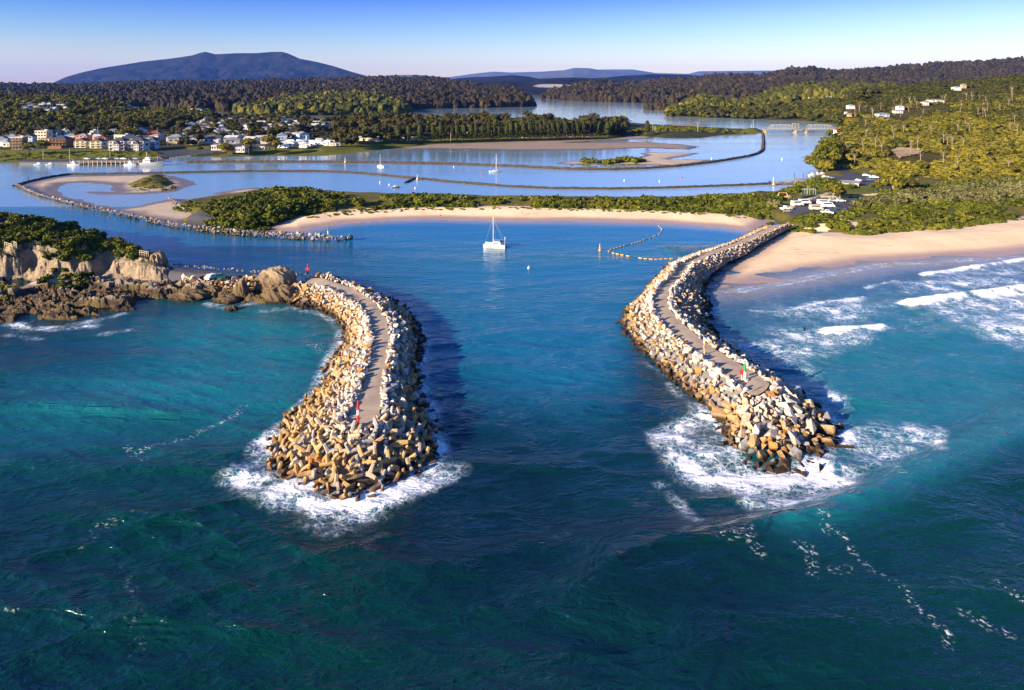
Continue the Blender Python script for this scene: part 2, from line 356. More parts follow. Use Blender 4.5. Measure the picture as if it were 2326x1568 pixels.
RWALL_L = [(1566, 583), (1515, 604), (1478, 642), (1456, 672), (1420, 705), (1396, 738), (1425, 775), (1465, 825), (1511, 859), (1537, 894), (1580, 925), (1620, 955), (1641, 989), (1650, 1033), (1693, 1070), (1737, 1080), (1819, 1080), (1876, 1058), (1902, 1028), (1919, 989), (1880, 965), (1828, 908), (1785, 880), (1740, 850), (1705, 825), (1672, 800), (1640, 778), (1628, 755), (1624, 728), (1619, 690), (1606, 655)]
def water():
    us = np.concatenate([np.arange(-1500, -60, 30), np.arange(-60, 2390, 3.0), np.arange(2390, 3900, 30)])
    vs = np.concatenate([[197.3, 197.9, 198.6, 199.5, 200.6, 202, 204], np.arange(206, 1640, 2.5), np.arange(1640, 2700, 25)])
    U, V = np.meshgrid(us, vs); d = F*CH/(V-VH); X = (U-U0)/F*d; Y = d
    nr, nc = U.shape
    Xf, Yf, Uf, Vf = X.ravel(), Y.ravel(), U.ravel(), V.ravel()
    n = len(Xf)
    wob = (fbm(Xf*.03, Yf*.03, 4, 3)-.5)
    Uw = Uf+wob*120; Vw = Vf+(fbm(Xf*.03+50, Yf*.03, 4, 9)-.5)*60*np.clip((Vf-300)/500, 0, 1.4)
    # ocean side to the right of the right breakwater
    right = ss(-8, 6, Uw-np.interp(Vf, [560, 660, 755, 850, 960, 1080, 1300, 1600], [1500, 1612, 1630, 1740, 1880, 1820, 1700, 1600]))*(Vf > 560)
    calm = ss(900, 520, Vf)*.82; calm = np.where(Vf < 470, .93, calm); calm = np.where(Vf < 420, .96, calm)
    calm = calm*(1-right)+.15*right
    calm = np.maximum(calm, .55*blob(Uf, Vf, 500, 700, 260, 60))
    dark = np.zeros(n); sh = np.zeros(n); gr = np.zeros(n); fo = np.zeros(n); sandy = np.zeros(n)
    sh += 1.0*blob(Uw, Vw, 560, 745, 190, 75)+.85*blob(Uw, Vw, 330, 850, 300, 95)+.75*blob(Uw, Vw, 600, 880, 150, 110)+.45*blob(Uw, Vw, 150, 950, 300, 110)
    sh += .85*blob(Uw, Vw, 2200, 760, 280, 110)+.85*blob(Uw, Vw, 1950, 830, 240, 130)+.75*blob(Uw, Vw, 2200, 900, 280, 100)+.16*blob(Uw, Vw, 1800, 1120, 330, 150)
    sh += .34*blob(Uw, Vw, 1230, 600, 330, 50)+.22*blob(Uw, Vw, 1450, 560, 250, 40)
    sh += wline(Xf, Yf, [(1780, 1215), (1900, 1180), (2050, 1112), (2200, 1040), (2340, 970)], 3.2, .85)+.5*blob(Uw, Vw, 1960, 960, 220, 110)+.3*blob(Uw, Vw, 2050, 1060, 160, 60)  # light on the swell crest painted in with the shallow-water colour
    gr += 1.0*blob(Uw, Vw, 450, 1130, 360, 230)+.9*blob(Uw, Vw, 700, 1420, 500, 200)+1.0*blob(Uw, Vw, 2180, 1170, 260, 90)+1.0*blob(Uw, Vw, 2080, 1430, 330, 140)+.6*blob(Uw, Vw, 2250, 1300, 300, 90)
    dark += .75*blob(Uw, Vw, 130, 800, 260, 55)+.5*blob(Uw, Vw, 330, 700, 180, 20)+.5*blob(Uw, Vw, 0, 905, 60, 25)+.8*blob(Uw, Vw, 1080, 1130, 170, 170)+.8*blob(Uw, Vw, 1000, 1230, 300, 60)+.7*blob(Uw, Vw, 1350, 1330, 420, 120)+.9*blob(Uw, Vw, 1480, 880, 60, 130)+.35*blob(Uw, Vw, 1230, 1050, 260, 150)+.4*blob(Uw, Vw, 1720, 1500, 500, 80)
    blue = (.75*blob(Uw, Vw, 1200, 680, 420, 170)+.6*blob(Uw, Vw, 1250, 860, 300, 150)+.75*blob(Uw, Vw, 1250, 570, 420, 70)+.7*np.where(Vf < 560, 1, 0)*ss(330, 420, Vf)+.7*blob(Uw, Vw, 1900, 740, 340, 130))*(1-.3*right)
    # shallows at the beaches
    dr = ldist(np.c_[Xf, Yf], PX(RSHORE)); db = ldist(np.c_[Xf, Yf], PX(BSHORE))
    sandy += .75*np.exp(-(dr/7)**2)*right+.85*np.exp(-(db/5)**2)
    sandy += .10*np.exp(-(dr/32)**2)*right
    lag = ((Vf < 480) & (Vf > 300))
    sandy += np.where(lag, .34*blob(Uf, Vf, 250, 450, 170, 26)+.28*blob(Uf, Vf, 480, 446, 180, 14)+.20*blob(Uf, Vf, 1560, 325, 160, 10), 0)
    # foam
    lh = np.abs(sdist(np.c_[Xf, Yf], PX(LWALL_L))); rh = np.abs(sdist(np.c_[Xf, Yf], PX(RWALL_L)))
    fo += np.exp(-(lh/1.6)**2)*.36*ss(700, 830, Vf)+np.exp(-(lh/1.6)**2)*.3
    fo += np.exp(-(lh/5.5)**2)*.42*(.65+1.1*wob)*blob(Uf, Vf, 760, 1110, 260, 75)
    fo += np.exp(-(rh/1.5)**2)*.5*ss(760, 960, Vf)
    L = lambda uv, w, a: wline(Xf+wob*7, Yf+wob*5, uv, w, a)
    fo += L([(570, 1075), (612, 1100), (660, 1132), (720, 1152), (800, 1163), (870, 1143)], 2.4, .62)
    fo += L([(870, 1143), (950, 1108), (1000, 1088), (1045, 1072)], 2.0, .60)+L([(960, 1060), (1010, 1020), (1000, 980)], 1.5, .38)
    fo += L([(690, 1190), (740, 1205), (790, 1190), (830, 1175)], 2.2, .34)+L([(560, 1085), (600, 1055), (605, 1010)], 1.8, .36)
    fo += L([(1510, 985), (1530, 1010), (1560, 1050), (1590, 1085)], 2.6, .42)+L([(1515, 985), (1560, 955), (1600, 940)], 2.0, .55)
    fo += L([(1590, 1000), (1640, 1080), (1730, 1105), (1840, 1100), (1910, 1065)], 4.0, .62)
    fo += L([(1900, 1000), (1960, 1030), (2000, 1040), (2060, 1000), (2085, 980)], 3.2, .50)+L([(1930, 990), (1990, 965), (2060, 975)], 2.2, .48)
    fo += L([(1710, 1115), (1725, 1145), (1780, 1165), (1850, 1150), (1900, 1105)], 1.9, .62)+L([(1640, 1095), (1560, 1075), (1540, 1010)], 3, .30)
    fo += L([(1500, 1110), (1515, 1135), (1545, 1165), (1570, 1195)], 1.4, .50)+L([(2130, 975), (2135, 1010), (2145, 1040)], 1.2, .42)
    fo += L([(1880, 960), (1900, 920), (1905, 900)], 2.2, .55)
    # breaking waves off the beach: a thick crest with lace trailing behind it
    def surf(crest, patch, a=.8, b=.5, w=1.3):
        s = sdist(np.c_[Xf, Yf], PX(patch)); return L(crest, w, a)+b*ss(-2, 3, s)*(.7+wob)
    fo += surf([(1820, 702), (1870, 690), (1960, 679)], [(1818, 704), (1960, 680), (1967, 722), (1920, 740), (1875, 735)], .75, .52)
    fo += surf([(1880, 758), (1930, 750), (2005, 747)], [(1890, 757), (2004, 748), (1996, 775), (1960, 800), (1925, 795)], 1.0, .60, 1.6)
    fo += surf([(2065, 692), (2130, 681), (2200, 675), (2326, 660), (2500, 640)], [(2090, 688), (2200, 676), (2326, 661), (2500, 650), (2500, 780), (2326, 800), (2240, 770), (2160, 725)], 1.05, .58, 1.8)
    fo += surf([(2100, 624), (2170, 613), (2240, 603), (2326, 592), (2500, 575)], [(2110, 622), (2240, 604), (2326, 594), (2500, 580), (2500, 640), (2326, 650), (2200, 655), (2110, 645)], .95, .46, 1.2)
    fo += surf([(1968, 655), (2000, 648), (2040, 638)], [(2030, 645), (2045, 640), (2260, 640), (2200, 670), (2060, 668)], .6, .42, .9)
    fo += L([(2150, 728), (2230, 730), (2290, 726)], 1.0, .5)+L([(1700, 785), (1760, 772), (1820, 762), (1880, 755)], 1.0, .55)+L([(1700, 708), (1750, 715), (1810, 705)], .8, .28)
    s = sdist(np.c_[Xf, Yf], PX([(1650, 790), (1730, 760), (1880, 735), (1940, 790), (1880, 860), (1915, 945), (1860, 890), (1760, 835)]))
    fo += .50*ss(-2, 6, s)*(.75+wob)
    s = sdist(np.c_[Xf, Yf], PX([(1700, 690), (1850, 680), (2060, 690), (2000, 740), (1700, 740)])); fo += .26*ss(-2, 6, s)*(.7+wob)
    s = sdist(np.c_[Xf, Yf], PX([(1640, 720), (1700, 690), (2000, 640), (2326, 610), (2500, 600), (2500, 820), (2326, 820), (2100, 760), (1960, 800), (1700, 800)])); fo += .20*ss(-3, 10, s)*(.8+1.6*wob)
    fo += .50*np.exp(-((dr-1.0)/.8)**2)*right
    # drifting lines of flecks
    flk = np.zeros(n)
    for uv, w, a in [([(1905, 1250), (1930, 1285), (1970, 1320), (2040, 1360), (2060, 1400), (2110, 1430), (2145, 1455), (2150, 1480)], .55, .42), ([(2185, 1408), (2230, 1425), (2280, 1445)], .8, .44), ([(2265, 1338), (2300, 1360), (2340, 1375)], .6, .42),
                     ([(1855, 1185), (1865, 1215), (1872, 1245)], .8, .40), ([(1640, 1272), (1690, 1255), (1705, 1300)], .8, .36), ([(1690, 1240), (1700, 1215)], .4, .4), ([(1800, 1285), (1830, 1290), (1825, 1340)], .9, .33), ([(1880, 1330), (1920, 1325)], .8, .33),
                     ([(340, 1028), (390, 1003), (450, 990), (530, 955), (572, 920)], .8, .36), ([(360, 1040), (330, 1010)], .8, .3), ([(735, 830), (760, 790), (775, 770)], 1.6, .40), ([(700, 790), (730, 800)], 1.4, .30),
                     ([(170, 1250), (230, 1200), (310, 1170)], 1.3, .05), ([(240, 1290), (265, 1330), (250, 1420), (270, 1520)], 1.1, .02), ([(2030, 1075), (2060, 1105)], .8, .3)]:
        flk = np.maximum(flk, L(uv, w*1.25, 1.0)*np.clip(.35+a, 0, .8))
    for uv, w, a in [([(30, 735), (90, 742), (150, 746), (230, 740)], 2.0, .62), ([(240, 760), (300, 752)], 1.4, .5), ([(480, 690), (520, 698), (590, 690)], 1.6, .45), ([(600, 706), (660, 700), (690, 712)], 1.6, .34), ([(300, 712), (250, 722), (180, 735)], 1.6, .4), ([(100, 770), (0, 762)], 1.5, .3)]:
        fo += L(uv, w, a)
    fo = .80*(1-np.exp(-fo/.50)); fo = np.where(Vf < 560, 0, fo)
    for uv, w, a in [([(1820, 702), (1870, 690), (1960, 679)], .6, .4), ([(1880, 758), (1930, 750), (2005, 747)], 1.0, .5), ([(2065, 692), (2130, 681), (2200, 675), (2326, 660), (2500, 640)], 1.4, .5), ([(2110, 622), (2240, 603), (2326, 592)], .9, .4), ([(700, 1148), (790, 1160), (850, 1148)], 1.2, .25), ([(1650, 1085), (1740, 1100), (1860, 1090)], 1.8, .3)]:
        fo += L(uv, w, a)
    # swell and chop as geometry, only where the mesh is fine enough for it
    amp = np.clip(1-calm, 0, 1)**1.3*.9*ss(520, 110, Yf)
    Z = np.zeros(n)
    for wl, an, a in [(17, 100, .42), (11, 78, .30), (7.5, 112, .20), (5.2, 85, .14), (3.6, 60, .09), (3.1, 118, .07)]:
        t = math.radians(an); k = 2*math.pi/wl; ph = (Xf*math.cos(t)+Yf*math.sin(t))*k+6*fbm(Xf*.02, Yf*.02, 3, int(wl))
        lim = np.clip(wl/(3.2*(Yf/np.maximum(Vf-VH, 1)*2.5)), 0, 1)
        Z += a*(1-np.abs(np.sin(ph*.5)))*1.1*amp*lim*(.4+1.2*vn(Xf*.05, Yf*.05, int(wl)+5))
    Z -= .25*amp
    for uv, w, a in [([(1400, 1290), (1600, 1265), (1760, 1235), (1900, 1200), (2040, 1140), (2160, 1080), (2326, 1000), (2500, 930)], 3.6, 1.9), ([(1450, 1235), (1620, 1222), (1780, 1195), (1950, 1135), (2120, 1050), (2326, 930), (2500, 850)], 2.4, .7), ([(1350, 1355), (1600, 1330), (1850, 1285), (2050, 1225), (2250, 1140), (2450, 1050)], 3.4, 1.0), ([(1600, 1470), (1850, 1420), (2100, 1340), (2326, 1240)], 3.8, .9), ([(60, 900), (300, 930), (520, 925)], 3.0, .35), ([(40, 1060), (300, 1075), (540, 1040)], 3.0, .45), ([(1950, 775), (2100, 760), (2326, 745), (2500, 730)], 3, .5),
                     ([(2065, 691), (2200, 673), (2326, 658), (2500, 640)], 1.6, 1.3), ([(1880, 756), (2005, 746)], 1.4, 1.0), ([(1820, 700), (1960, 677)], 1.3, .4), ([(2100, 622), (2326, 590)], 1.3, .4), ([(1150, 1420), (1350, 1370), (1560, 1350)], 4, .35), ([(1550, 1480), (1750, 1430), (1950, 1400)], 5, .4)]:
        Z += wline(Xf, Yf, uv, w, a)
    Z = np.where(fo > .3, Z+.12*(fbm(Xf*1.2, Yf*1.2, 3, 77)-.4)*np.clip(fo, 0, 1), Z)
    # last row carries the sea on behind the camera
    Vv = np.c_[Xf, Yf, Z]
    back = np.c_[np.linspace(-4000, 4000, nc), np.full(nc, -600.0), np.zeros(nc)]; Vv = np.r_[Vv, back]
    z0 = np.zeros(nc)
    idx = np.arange((nr+1)*nc).reshape(nr+1, nc)
    Q = np.stack([idx[:-1, :-1], idx[1:, :-1], idx[1:, 1:], idx[:-1, 1:]], -1).reshape(-1, 4)
    pale = np.where(Vf < 470, 1, 0)*np.clip(.42+.45*ss(900, 1750, Uw)+.1*ss(300, 250, Vf), 0, .8)  # pale sky reflection on inlet and lake, painted into the water's body colour
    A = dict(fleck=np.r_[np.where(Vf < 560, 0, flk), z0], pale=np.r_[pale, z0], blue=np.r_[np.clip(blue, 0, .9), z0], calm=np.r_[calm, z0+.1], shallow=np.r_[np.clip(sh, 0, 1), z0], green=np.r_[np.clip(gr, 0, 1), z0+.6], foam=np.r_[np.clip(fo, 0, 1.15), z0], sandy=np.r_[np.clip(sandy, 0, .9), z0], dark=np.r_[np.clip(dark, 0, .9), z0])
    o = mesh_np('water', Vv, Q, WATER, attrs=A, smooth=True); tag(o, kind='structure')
water()

# ================================================================ land
PATCH = []
def patch(name, uv, mat, zmax, w, step=2.5, zref=0.0, rise=0.0, amp=.15, nsc=.15, kind='structure', dz=0.0, zfun=None, reg=True, out=.3, low=-2.0, smooth=True, wob=0.0, cap=1e9):
    poly = PX(uv, zref)
    def zf(x, y):
        p = np.c_[x, y]; s = sdist(p, poly)
        if wob: s = s+wob*(fbm(x*.12, y*.12, 4, 5)-.5)*2
        if zfun is not None: return zfun(x, y, s)
        t = ss(0, w, s)
        z = zmax*t+rise*np.clip(s-w, 0, cap)+amp*(fbm(x*nsc, y*nsc, 4, 3)-.5)*2*t
        return np.where(s < 0, np.maximum(s*out, low), z)+dz
    a = np.array(uv, float); u0, v0 = a.min(0); u1, v1 = a.max(0)
    us = np.arange(u0-3*step, u1+3*step, step); vs = np.arange(max(v0-3*step, VH+3), v1+3*step, step)
    U, V = np.meshgrid(us, vs); d = F*(CH-zref)/(V-VH); X = (U-U0)/F*d; Y = d
    Z = zf(X.ravel(), Y.ravel()).reshape(X.shape); S = sdist(np.c_[X.ravel(), Y.ravel()], poly).reshape(X.shape)
    idx = np.arange(X.size).reshape(X.shape)
    Q = np.stack([idx[:-1, :-1], idx[1:, :-1], idx[1:, 1:], idx[:-1, 1:]], -1).reshape(-1, 4)
    keep = (S > -2.0*(1 if zref == 0 else 1)).ravel() if out > 0 else (S > 0).ravel()
    Q = Q[keep[Q].any(1)]
    used = np.unique(Q); mp = np.full(X.size, -1); mp[used] = np.arange(len(used))
    o = mesh_np(name, np.c_[X.ravel(), Y.ravel(), Z.ravel()][used], mp[Q], mat, smooth=smooth)
    tag(o, kind=kind)
    if reg: PATCH.append((poly, zf))
    return o
def gz(x, y):
    x = np.atleast_1d(np.asarray(x, float)); y = np.atleast_1d(np.asarray(y, float)); z = np.full(len(x), 0.0)
    for poly, zf in PATCH: z = np.maximum(z, zf(x, y))
    return z
def G(u, v):
    """point of the ground seen at a place in the photo"""
    z = 0.0
    for i in range(7):
        x, y, _ = P(u, v, z); z = float(gz(x, y)[0])
    x, y, _ = P(u, v, z); return (x, y, z)
# sand flats, spit, right bank
patch('sandbank', [(44, 424), (62, 416), (112, 405), (160, 399), (225, 398), (350, 396), (400, 400), (435, 411), (447, 420), (420, 428), (400, 436), (375, 438), (330, 443), (287, 444), (217, 442), (188, 434), (262, 436), (247, 430), (252, 420), (180, 416), (150, 418), (134, 428), (140, 439), (160, 449), (225, 464), (275, 473), (297, 470), (325, 464), (390, 450), (450, 456), (525, 451), (500, 443), (475, 440), (537, 429), (581, 425), (610, 428), (640, 450), (600, 500), (420, 505), (400, 512), (325, 499), (275, 487), (205, 474), (150, 461), (100, 449), (62, 434)], SANDB, .55, 14, 2.2, amp=.12, wob=2.5)
GROUND = [(385, 470), (400, 462), (440, 456), (520, 445), (581, 436), (650, 428), (794, 440), (894, 444), (1006, 445), (1156, 449), (1238, 450), (1388, 451.6), (1538, 450), (1663, 444), (1713, 437), (1744, 439), (1794, 429), (1800, 425), (1819, 416), (1830, 410), (1862, 397), (1855, 384), (1858, 372), (1880, 345), (1919, 320), (1917, 302), (2000, 290), (2800, 290), (2800, 440), (2326, 494), (2132, 519), (2002, 524), (1944, 534), (1850, 531), (1779, 519), (1765, 504), (1713, 492), (1613, 484), (1488, 479), (1338, 474), (1163, 472), (956, 472), (806, 479), (701, 487), (651, 499), (604, 517), (560, 530), (470, 522), (410, 508), (420, 490)]
patch('ground', GROUND, SCRUB, 2.3, 8, 2.5, amp=.35, nsc=.08, wob=1.5)
patch('beach', [(590, 528), (604, 508), (651, 490), (701, 478), (806, 470), (956, 463), (1163, 463), (1338, 465), (1488, 470), (1613, 475), (1720, 484), (1775, 494), (1760, 512), (1735, 527)]+BSHORE[::-1], SAND, 2.0, 26, 2.0, amp=.1, wob=1.0)
patch('beach', [(1602, 667), (1596, 625), (1620, 590), (1690, 553), (1750, 518), (1800, 505), (1850, 517), (1944, 520), (2002, 510), (2132, 505), (2326, 480), (2800, 420), (2800, 530), (2326, 584), (2119, 597), (2007, 604), (1869, 627), (1744, 652), (1680, 662)], SAND, 2.1, 34, 2.5, amp=.12, nsc=.05, wob=.8)
# channel islet, islet in the lagoon, mud flats
patch('sandbank', [(1253, 372), (1288, 367), (1450, 357), (1463, 352), (1445, 348.5), (1475, 346), (1593, 347), (1588, 350), (1525, 362), (1638, 362.5), (1610, 369), (1538, 378), (1463, 376), (1375, 375.5), (1288, 375)], SANDB, .6, 12, 1.6, amp=.1, wob=2)
patch('islet_ground', [(1285, 372), (1305, 368), (1400, 361), (1465, 357), (1480, 366), (1470, 372), (1375, 373)], SCRUB, 1.5, 10, 1.6, amp=.3)
patch('islet_ground', [(275, 421.6), (310, 406), (345, 396.6), (372, 396.6), (395, 408), (410, 419), (390, 429), (325, 431.6), (287, 428)], SCRUB, 2.4, 12, 1.6, amp=.6, nsc=.15)
patch('mudflat', [(835, 341), (889, 337), (981, 327), (1163, 321), (1363, 316), (1428, 309), (1488, 309), (1483, 316), (1400, 319), (1300, 324), (1465, 322), (1538, 327), (1592, 333), (1570, 341), (1463, 337), (1363, 341), (1163, 342), (1006, 339)], MUD, .45, 14, 1.5, amp=.12, nsc=.06, wob=3)
patch('sandbank', [(1500, 282), (1540, 281), (1600, 283), (1620, 286), (1540, 288)], MUD, .4, 12, 1.2, amp=.1)
patch('sandbank', [(1330, 268), (1420, 266), (1440, 277), (1400, 279)], MUD, .3, 14, 1.2, amp=.1)
# town
TOWN = [(-500, 372), (-100, 369), (0, 367), (60, 365), (240, 364.5), (370, 363.5), (430, 357), (500, 355), (581, 352.5), (744, 351), (794, 346), (831, 342), (889, 336), (981, 327), (1163, 320.5), (1363, 315), (1428, 308.5), (1525, 315), (1588, 315), (1638, 308), (1700, 305), (1740, 301), (1741, 297), (1700, 296), (1538, 288), (1438, 281), (1163, 279), (900, 276), (781, 272), (649, 265), (560, 262), (437, 256), (300, 250), (-500, 250)]
patch('ground', TOWN, DARKG, 3.2, 26, 2.0, rise=.018, amp=.4, nsc=.02, cap=300)
patch('grass', [(-400, 366), (0, 361), (170, 359), (330, 357), (370, 352), (330, 343), (240, 344), (160, 341), (60, 343), (0, 345), (-400, 345)], GRASS, .4, 5, 1.6, zref=2.6, amp=.2, reg=False, out=0, zfun=lambda x, y, s: gz(x, y)+.06+.25*ss(0, 6, s))
patch('grass', [(480, 352), (581, 350), (744, 348.5), (794, 343), (831, 339.5), (889, 333), (981, 324), (1163, 317.5), (1363, 312.5), (1420, 308), (1400, 305), (1200, 309), (1000, 315), (900, 322), (840, 327), (740, 335), (650, 340), (560, 343)], GRASS, .4, 5, 1.6, zref=1.5, reg=False, out=0, zfun=lambda x, y, s: gz(x, y)+.06+.15*ss(0, 6, s))
patch('grass', [(430, 346), (470, 343), (480, 327), (460, 324), (420, 330)], GRASS, .4, 5, 1.6, zref=3, reg=False, out=0, zfun=lambda x, y, s: gz(x, y)+.08)
patch('grass', [(1670, 303), (1735, 300.5), (1737, 296), (1720, 294), (1690, 296)], GRASS, .4, 5, 1.2, zref=1, reg=False, out=0, zfun=lambda x, y, s: gz(x, y)+.1+2.6*ss(0, 12, s))
# right bank: lawns, roads, car park
ONG = lambda h: (lambda x, y, s: gz(x, y)+h)
patch('grass', [(1757, 452), (1800, 440), (1835, 432), (1870, 428), (1905, 424), (1960, 424), (1990, 427), (2003, 440), (1960, 448), (1890, 452), (1850, 451), (1815, 461), (1785, 470), (1765, 465)], GRASS, 0, 5, 2, zref=2.3, reg=False, out=0, zfun=ONG(.10))
patch('grass', [(1920, 388), (1945, 392), (1975, 399), (2010, 408), (2060, 418), (2060, 410), (2010, 396), (1960, 388)], GRASS, 0, 5, 2, zref=2.3, reg=False, out=0, zfun=ONG(.10))
patch('road', [(1900, 380), (1914, 382), (1930, 393), (1960, 400), (2000, 409), (2052, 418), (2046, 425), (2022, 430), (2016, 440), (2022, 447), (2010, 450), (1992, 447), (2003, 436), (1988, 426), (1960, 422), (1930, 414), (1900, 412), (1880, 405), (1893, 402), (1921, 402), (1926, 398), (1908, 389)], ASPH, 0, 5, 1.6, zref=2.3, reg=False, out=0, zfun=ONG(.16))
patch('road', [(1848, 452), (1890, 454), (1938, 451), (1995, 447), (1976, 453), (1950, 465), (1920, 478), (1892, 488), (1869, 488), (1843, 482), (1819, 488), (1793, 490), (1797, 478), (1831, 460)], ASPH, 0, 5, 1.6, zref=2.3, reg=False, out=0, zfun=ONG(.16))
patch('path', [(1779, 474), (1800, 466), (1840, 451), (1885, 437), (1889, 439), (1845, 454), (1806, 470), (1795, 480), (1778, 482)], PATH, 0, 5, 1.6, zref=2.3, reg=False, out=0, zfun=ONG(.22))
patch('path', [(1905, 490), (1912, 490), (1925, 500), (1950, 507), (1985, 515), (1960, 518), (1915, 508)], SAND, 0, 5, 1.6, zref=2.3, reg=False, out=0, zfun=ONG(.15))
patch('beach', [(1785, 520), (1810, 512), (1850, 508), (1900, 508), (1870, 517), (1840, 527), (1800, 530)], SAND, 0, 5, 2, zref=2.3, reg=False, out=0, zfun=ONG(.12))
patch('road', [(425, 494), (436, 481), (470, 479), (492, 500), (490, 513), (440, 509)], ASPH, 0, 5, 1.6, zref=2.2, reg=False, out=0, zfun=ONG(.16))
# wharf road and town road
patch('road', [(40, 365.5), (240, 363.5), (372, 362), (372, 359.5), (240, 360.5), (40, 362)], ASPH, 0, 5, 1.2, zref=2.0, reg=False, out=0, zfun=lambda x, y, s: np.maximum(gz(x, y), 1.4)+.12)
patch('road', [(360, 352), (420, 346), (480, 343), (520, 341), (500, 338), (440, 341), (380, 345), (330, 350)], ASPH, 0, 5, 1.2, zref=3.0, reg=False, out=0, zfun=ONG(.2))
# headland: cliff, rock shelf, pebble cove, road
HEAD = [(-600, 640), (0, 634), (60, 628), (110, 640), (160, 634), (205, 628), (235, 622), (270, 640), (330, 652), (372, 652), (390, 632), (365, 602), (300, 575), (200, 552), (0, 540), (-600, 530)]
def z_head(x, y, s):
    u, v = UV(x, y)
    s = s+(fbm(x*.22, y*.22, 5, 5)-.5)*7
    top = np.interp(u, [-100, 60, 150, 212, 350, 378], [9.0, 8.0, 6.8, 5.0, 5.0, 4.0])+np.interp(u, [60, 180, 260], [3.2, 2.2, .6])*ss(9, 24, s)+(fbm(x*.1, y*.1, 3, 2)-.5)*2.5
    z = 1.0+top*(ss(0, 3.2, s)*.62+ss(2.5, 9, s)*.38)+(fbm(x*.5, y*.5, 4, 8)-.5)*2.2*ss(0, 2, s)
    return np.where(s < 0, 1.0+s*.5, z)
patch('headland', HEAD, CLIFF, 9, 5, 1.6, zfun=z_head)
def z_shelf(x, y, s):
    n = fbm(x*.10+y*.03, y*.24, 5, 21); r = 1-np.abs(2*fbm(x*.16, y*.34, 5, 33)-1)
    z = (n-.45)*3.6+(r-.70)*4.6+.5*ss(0, 14, s)+(fbm(x*.8, y*.8, 3, 4)-.5)*1.5
    return np.where(s < 0, -1.2+s*.3, z*ss(-1, 3, s)-.5*ss(3, 0, s))
patch('rock_shelf', [(-400, 650), (0, 634), (75, 654), (125, 646), (250, 636), (372, 636), (440, 640), (520, 650), (545, 668), (530, 690), (500, 676), (470, 676), (425, 692), (375, 681), (325, 684), (312, 706), (240, 714), (232, 730), (100, 733), (0, 736), (-400, 745)], SHELF, 1, 4, 1.5, zfun=z_shelf, smooth=False)
def z_shelf2(x, y, s):
    r = 1-np.abs(2*fbm(x*.2, y*.4, 5, 63)-1); z = (r-.62)*3.4+.3+(fbm(x*.9, y*.9, 3, 14)-.5)*1.4
    return np.where(s < 0, -1.2+s*.3, z*ss(-1, 2.5, s)-.4*ss(2, 0, s))
patch('rock_shelf', [(425, 648), (560, 652), (690, 664), (702, 688), (676, 694), (650, 688), (600, 694), (566, 690), (520, 693), (470, 680), (440, 688)], SHELF, 1, 4, 1.4, zfun=z_shelf2, smooth=False)
patch('pebble_cove', [(22, 660), (75, 644), (160, 636), (262, 628), (268, 636), (200, 648), (130, 658), (75, 664)], PEB, 2.0, 5, 1.8, amp=.15)
patch('road', [(330, 590), (372, 600), (470, 610), (581, 621), (660, 630), (735, 640), (760, 650), (700, 654), (640, 648), (560, 640), (500, 644), (470, 636), (400, 632), (360, 628)], ASPH, 3.0, 3.5, 1.6, zref=2.4, amp=.1, out=1.2, low=-3)
# ---------------------------------------------------------------- hills
class Hill:
    def __init__(s, name, sky, base, dr, mat, crown=8.0, rough=.25, pw=1.0, su=8, rows=26, seed=1, back=.35, nsc=.004, zb=0.0):
        s.us = np.arange(sky[0][0], sky[-1][0]+su, su, dtype=float)
        vsky = np.interp(s.us, *zip(*sky)); vb = np.interp(s.us, *zip(*base)); s.zb = zb
        drr = np.interp(s.us, *zip(*dr)) if hasattr(dr, '__len__') else np.full(len(s.us), float(dr))
        s.dbase = F*(CH-zb)/(vb-VH); s.dr = np.maximum(drr, s.dbase+20); s.hr = np.maximum(CH+(VH-vsky)/F*s.dr-crown, zb+.5)
        s.ts = np.concatenate([np.linspace(-.03, 1, rows), 1+np.linspace(.05, back, 5)]); s.pw = pw; s.rough = rough; s.seed = seed; s.nsc = nsc
        Ug, Tg = np.meshgrid(s.us, s.ts); X, Y, Z = s.ev(Ug.ravel(), Tg.ravel())
        idx = np.arange(Ug.size).reshape(Ug.shape)
        Q = np.stack([idx[:-1, :-1], idx[:-1, 1:], idx[1:, 1:], idx[1:, :-1]], -1).reshape(-1, 4)
        s.o = mesh_np(name, np.c_[X, Y, Z], Q, mat, smooth=True); tag(s.o, kind='structure')
    def ev(s, u, t):
        db = np.interp(u, s.us, s.dbase); dr = np.interp(u, s.us, s.dr); hr = np.interp(u, s.us, s.hr)
        d = db+(dr-db)*t; x = (u-U0)/F*d; tc = np.clip(t, 0, 1)
        n = fbm(x*s.nsc, d*s.nsc, 5, s.seed); n = np.where(s.rough > .6, (1-np.abs(2*n-1))**1.5, n)
        z = s.zb+(hr-s.zb)*tc**s.pw*(1-s.rough*(n)*4*tc*(1-tc))*np.where(t > 1, np.clip(1-(t-1)*1.2, 0, 1), 1)
        z = np.where(t < 0, s.zb+t*60, z)
        return x, d, z
    def pick(s, n, seed, umin=None, umax=None, tmin=.0, tmax=1.05):
        r = np.random.default_rng(seed); u0 = s.us[0] if umin is None else umin; u1 = s.us[-1] if umax is None else umax
        u = r.uniform(u0, u1, n*3); t = r.uniform(tmin, tmax, n*3)
        x, y, z = s.ev(u, t); db = np.interp(u, s.us, s.dbase); dr = np.interp(u, s.us, s.dr)
        w = y*(dr-db); k = r.random(n*3) < w/w.max()          # even over the ground, not over the picture
        return np.c_[x, y, z, u, t][k][:n]
MH_DARK = m_hill('forest_floor_dark', (.022, .022, .011), (.045, .037, .018)); MH_GOLD = m_hill('forest_floor', (.055, .050, .014), (.09, .075, .02), .03)
MH_BLUE = m_hill('distant_forest', (.003, .004, .007), (.026, .021, .017), .0045); MH_FAR = m_hill('distant_range', (.085, .09, .09), (.12, .12, .12), .002)
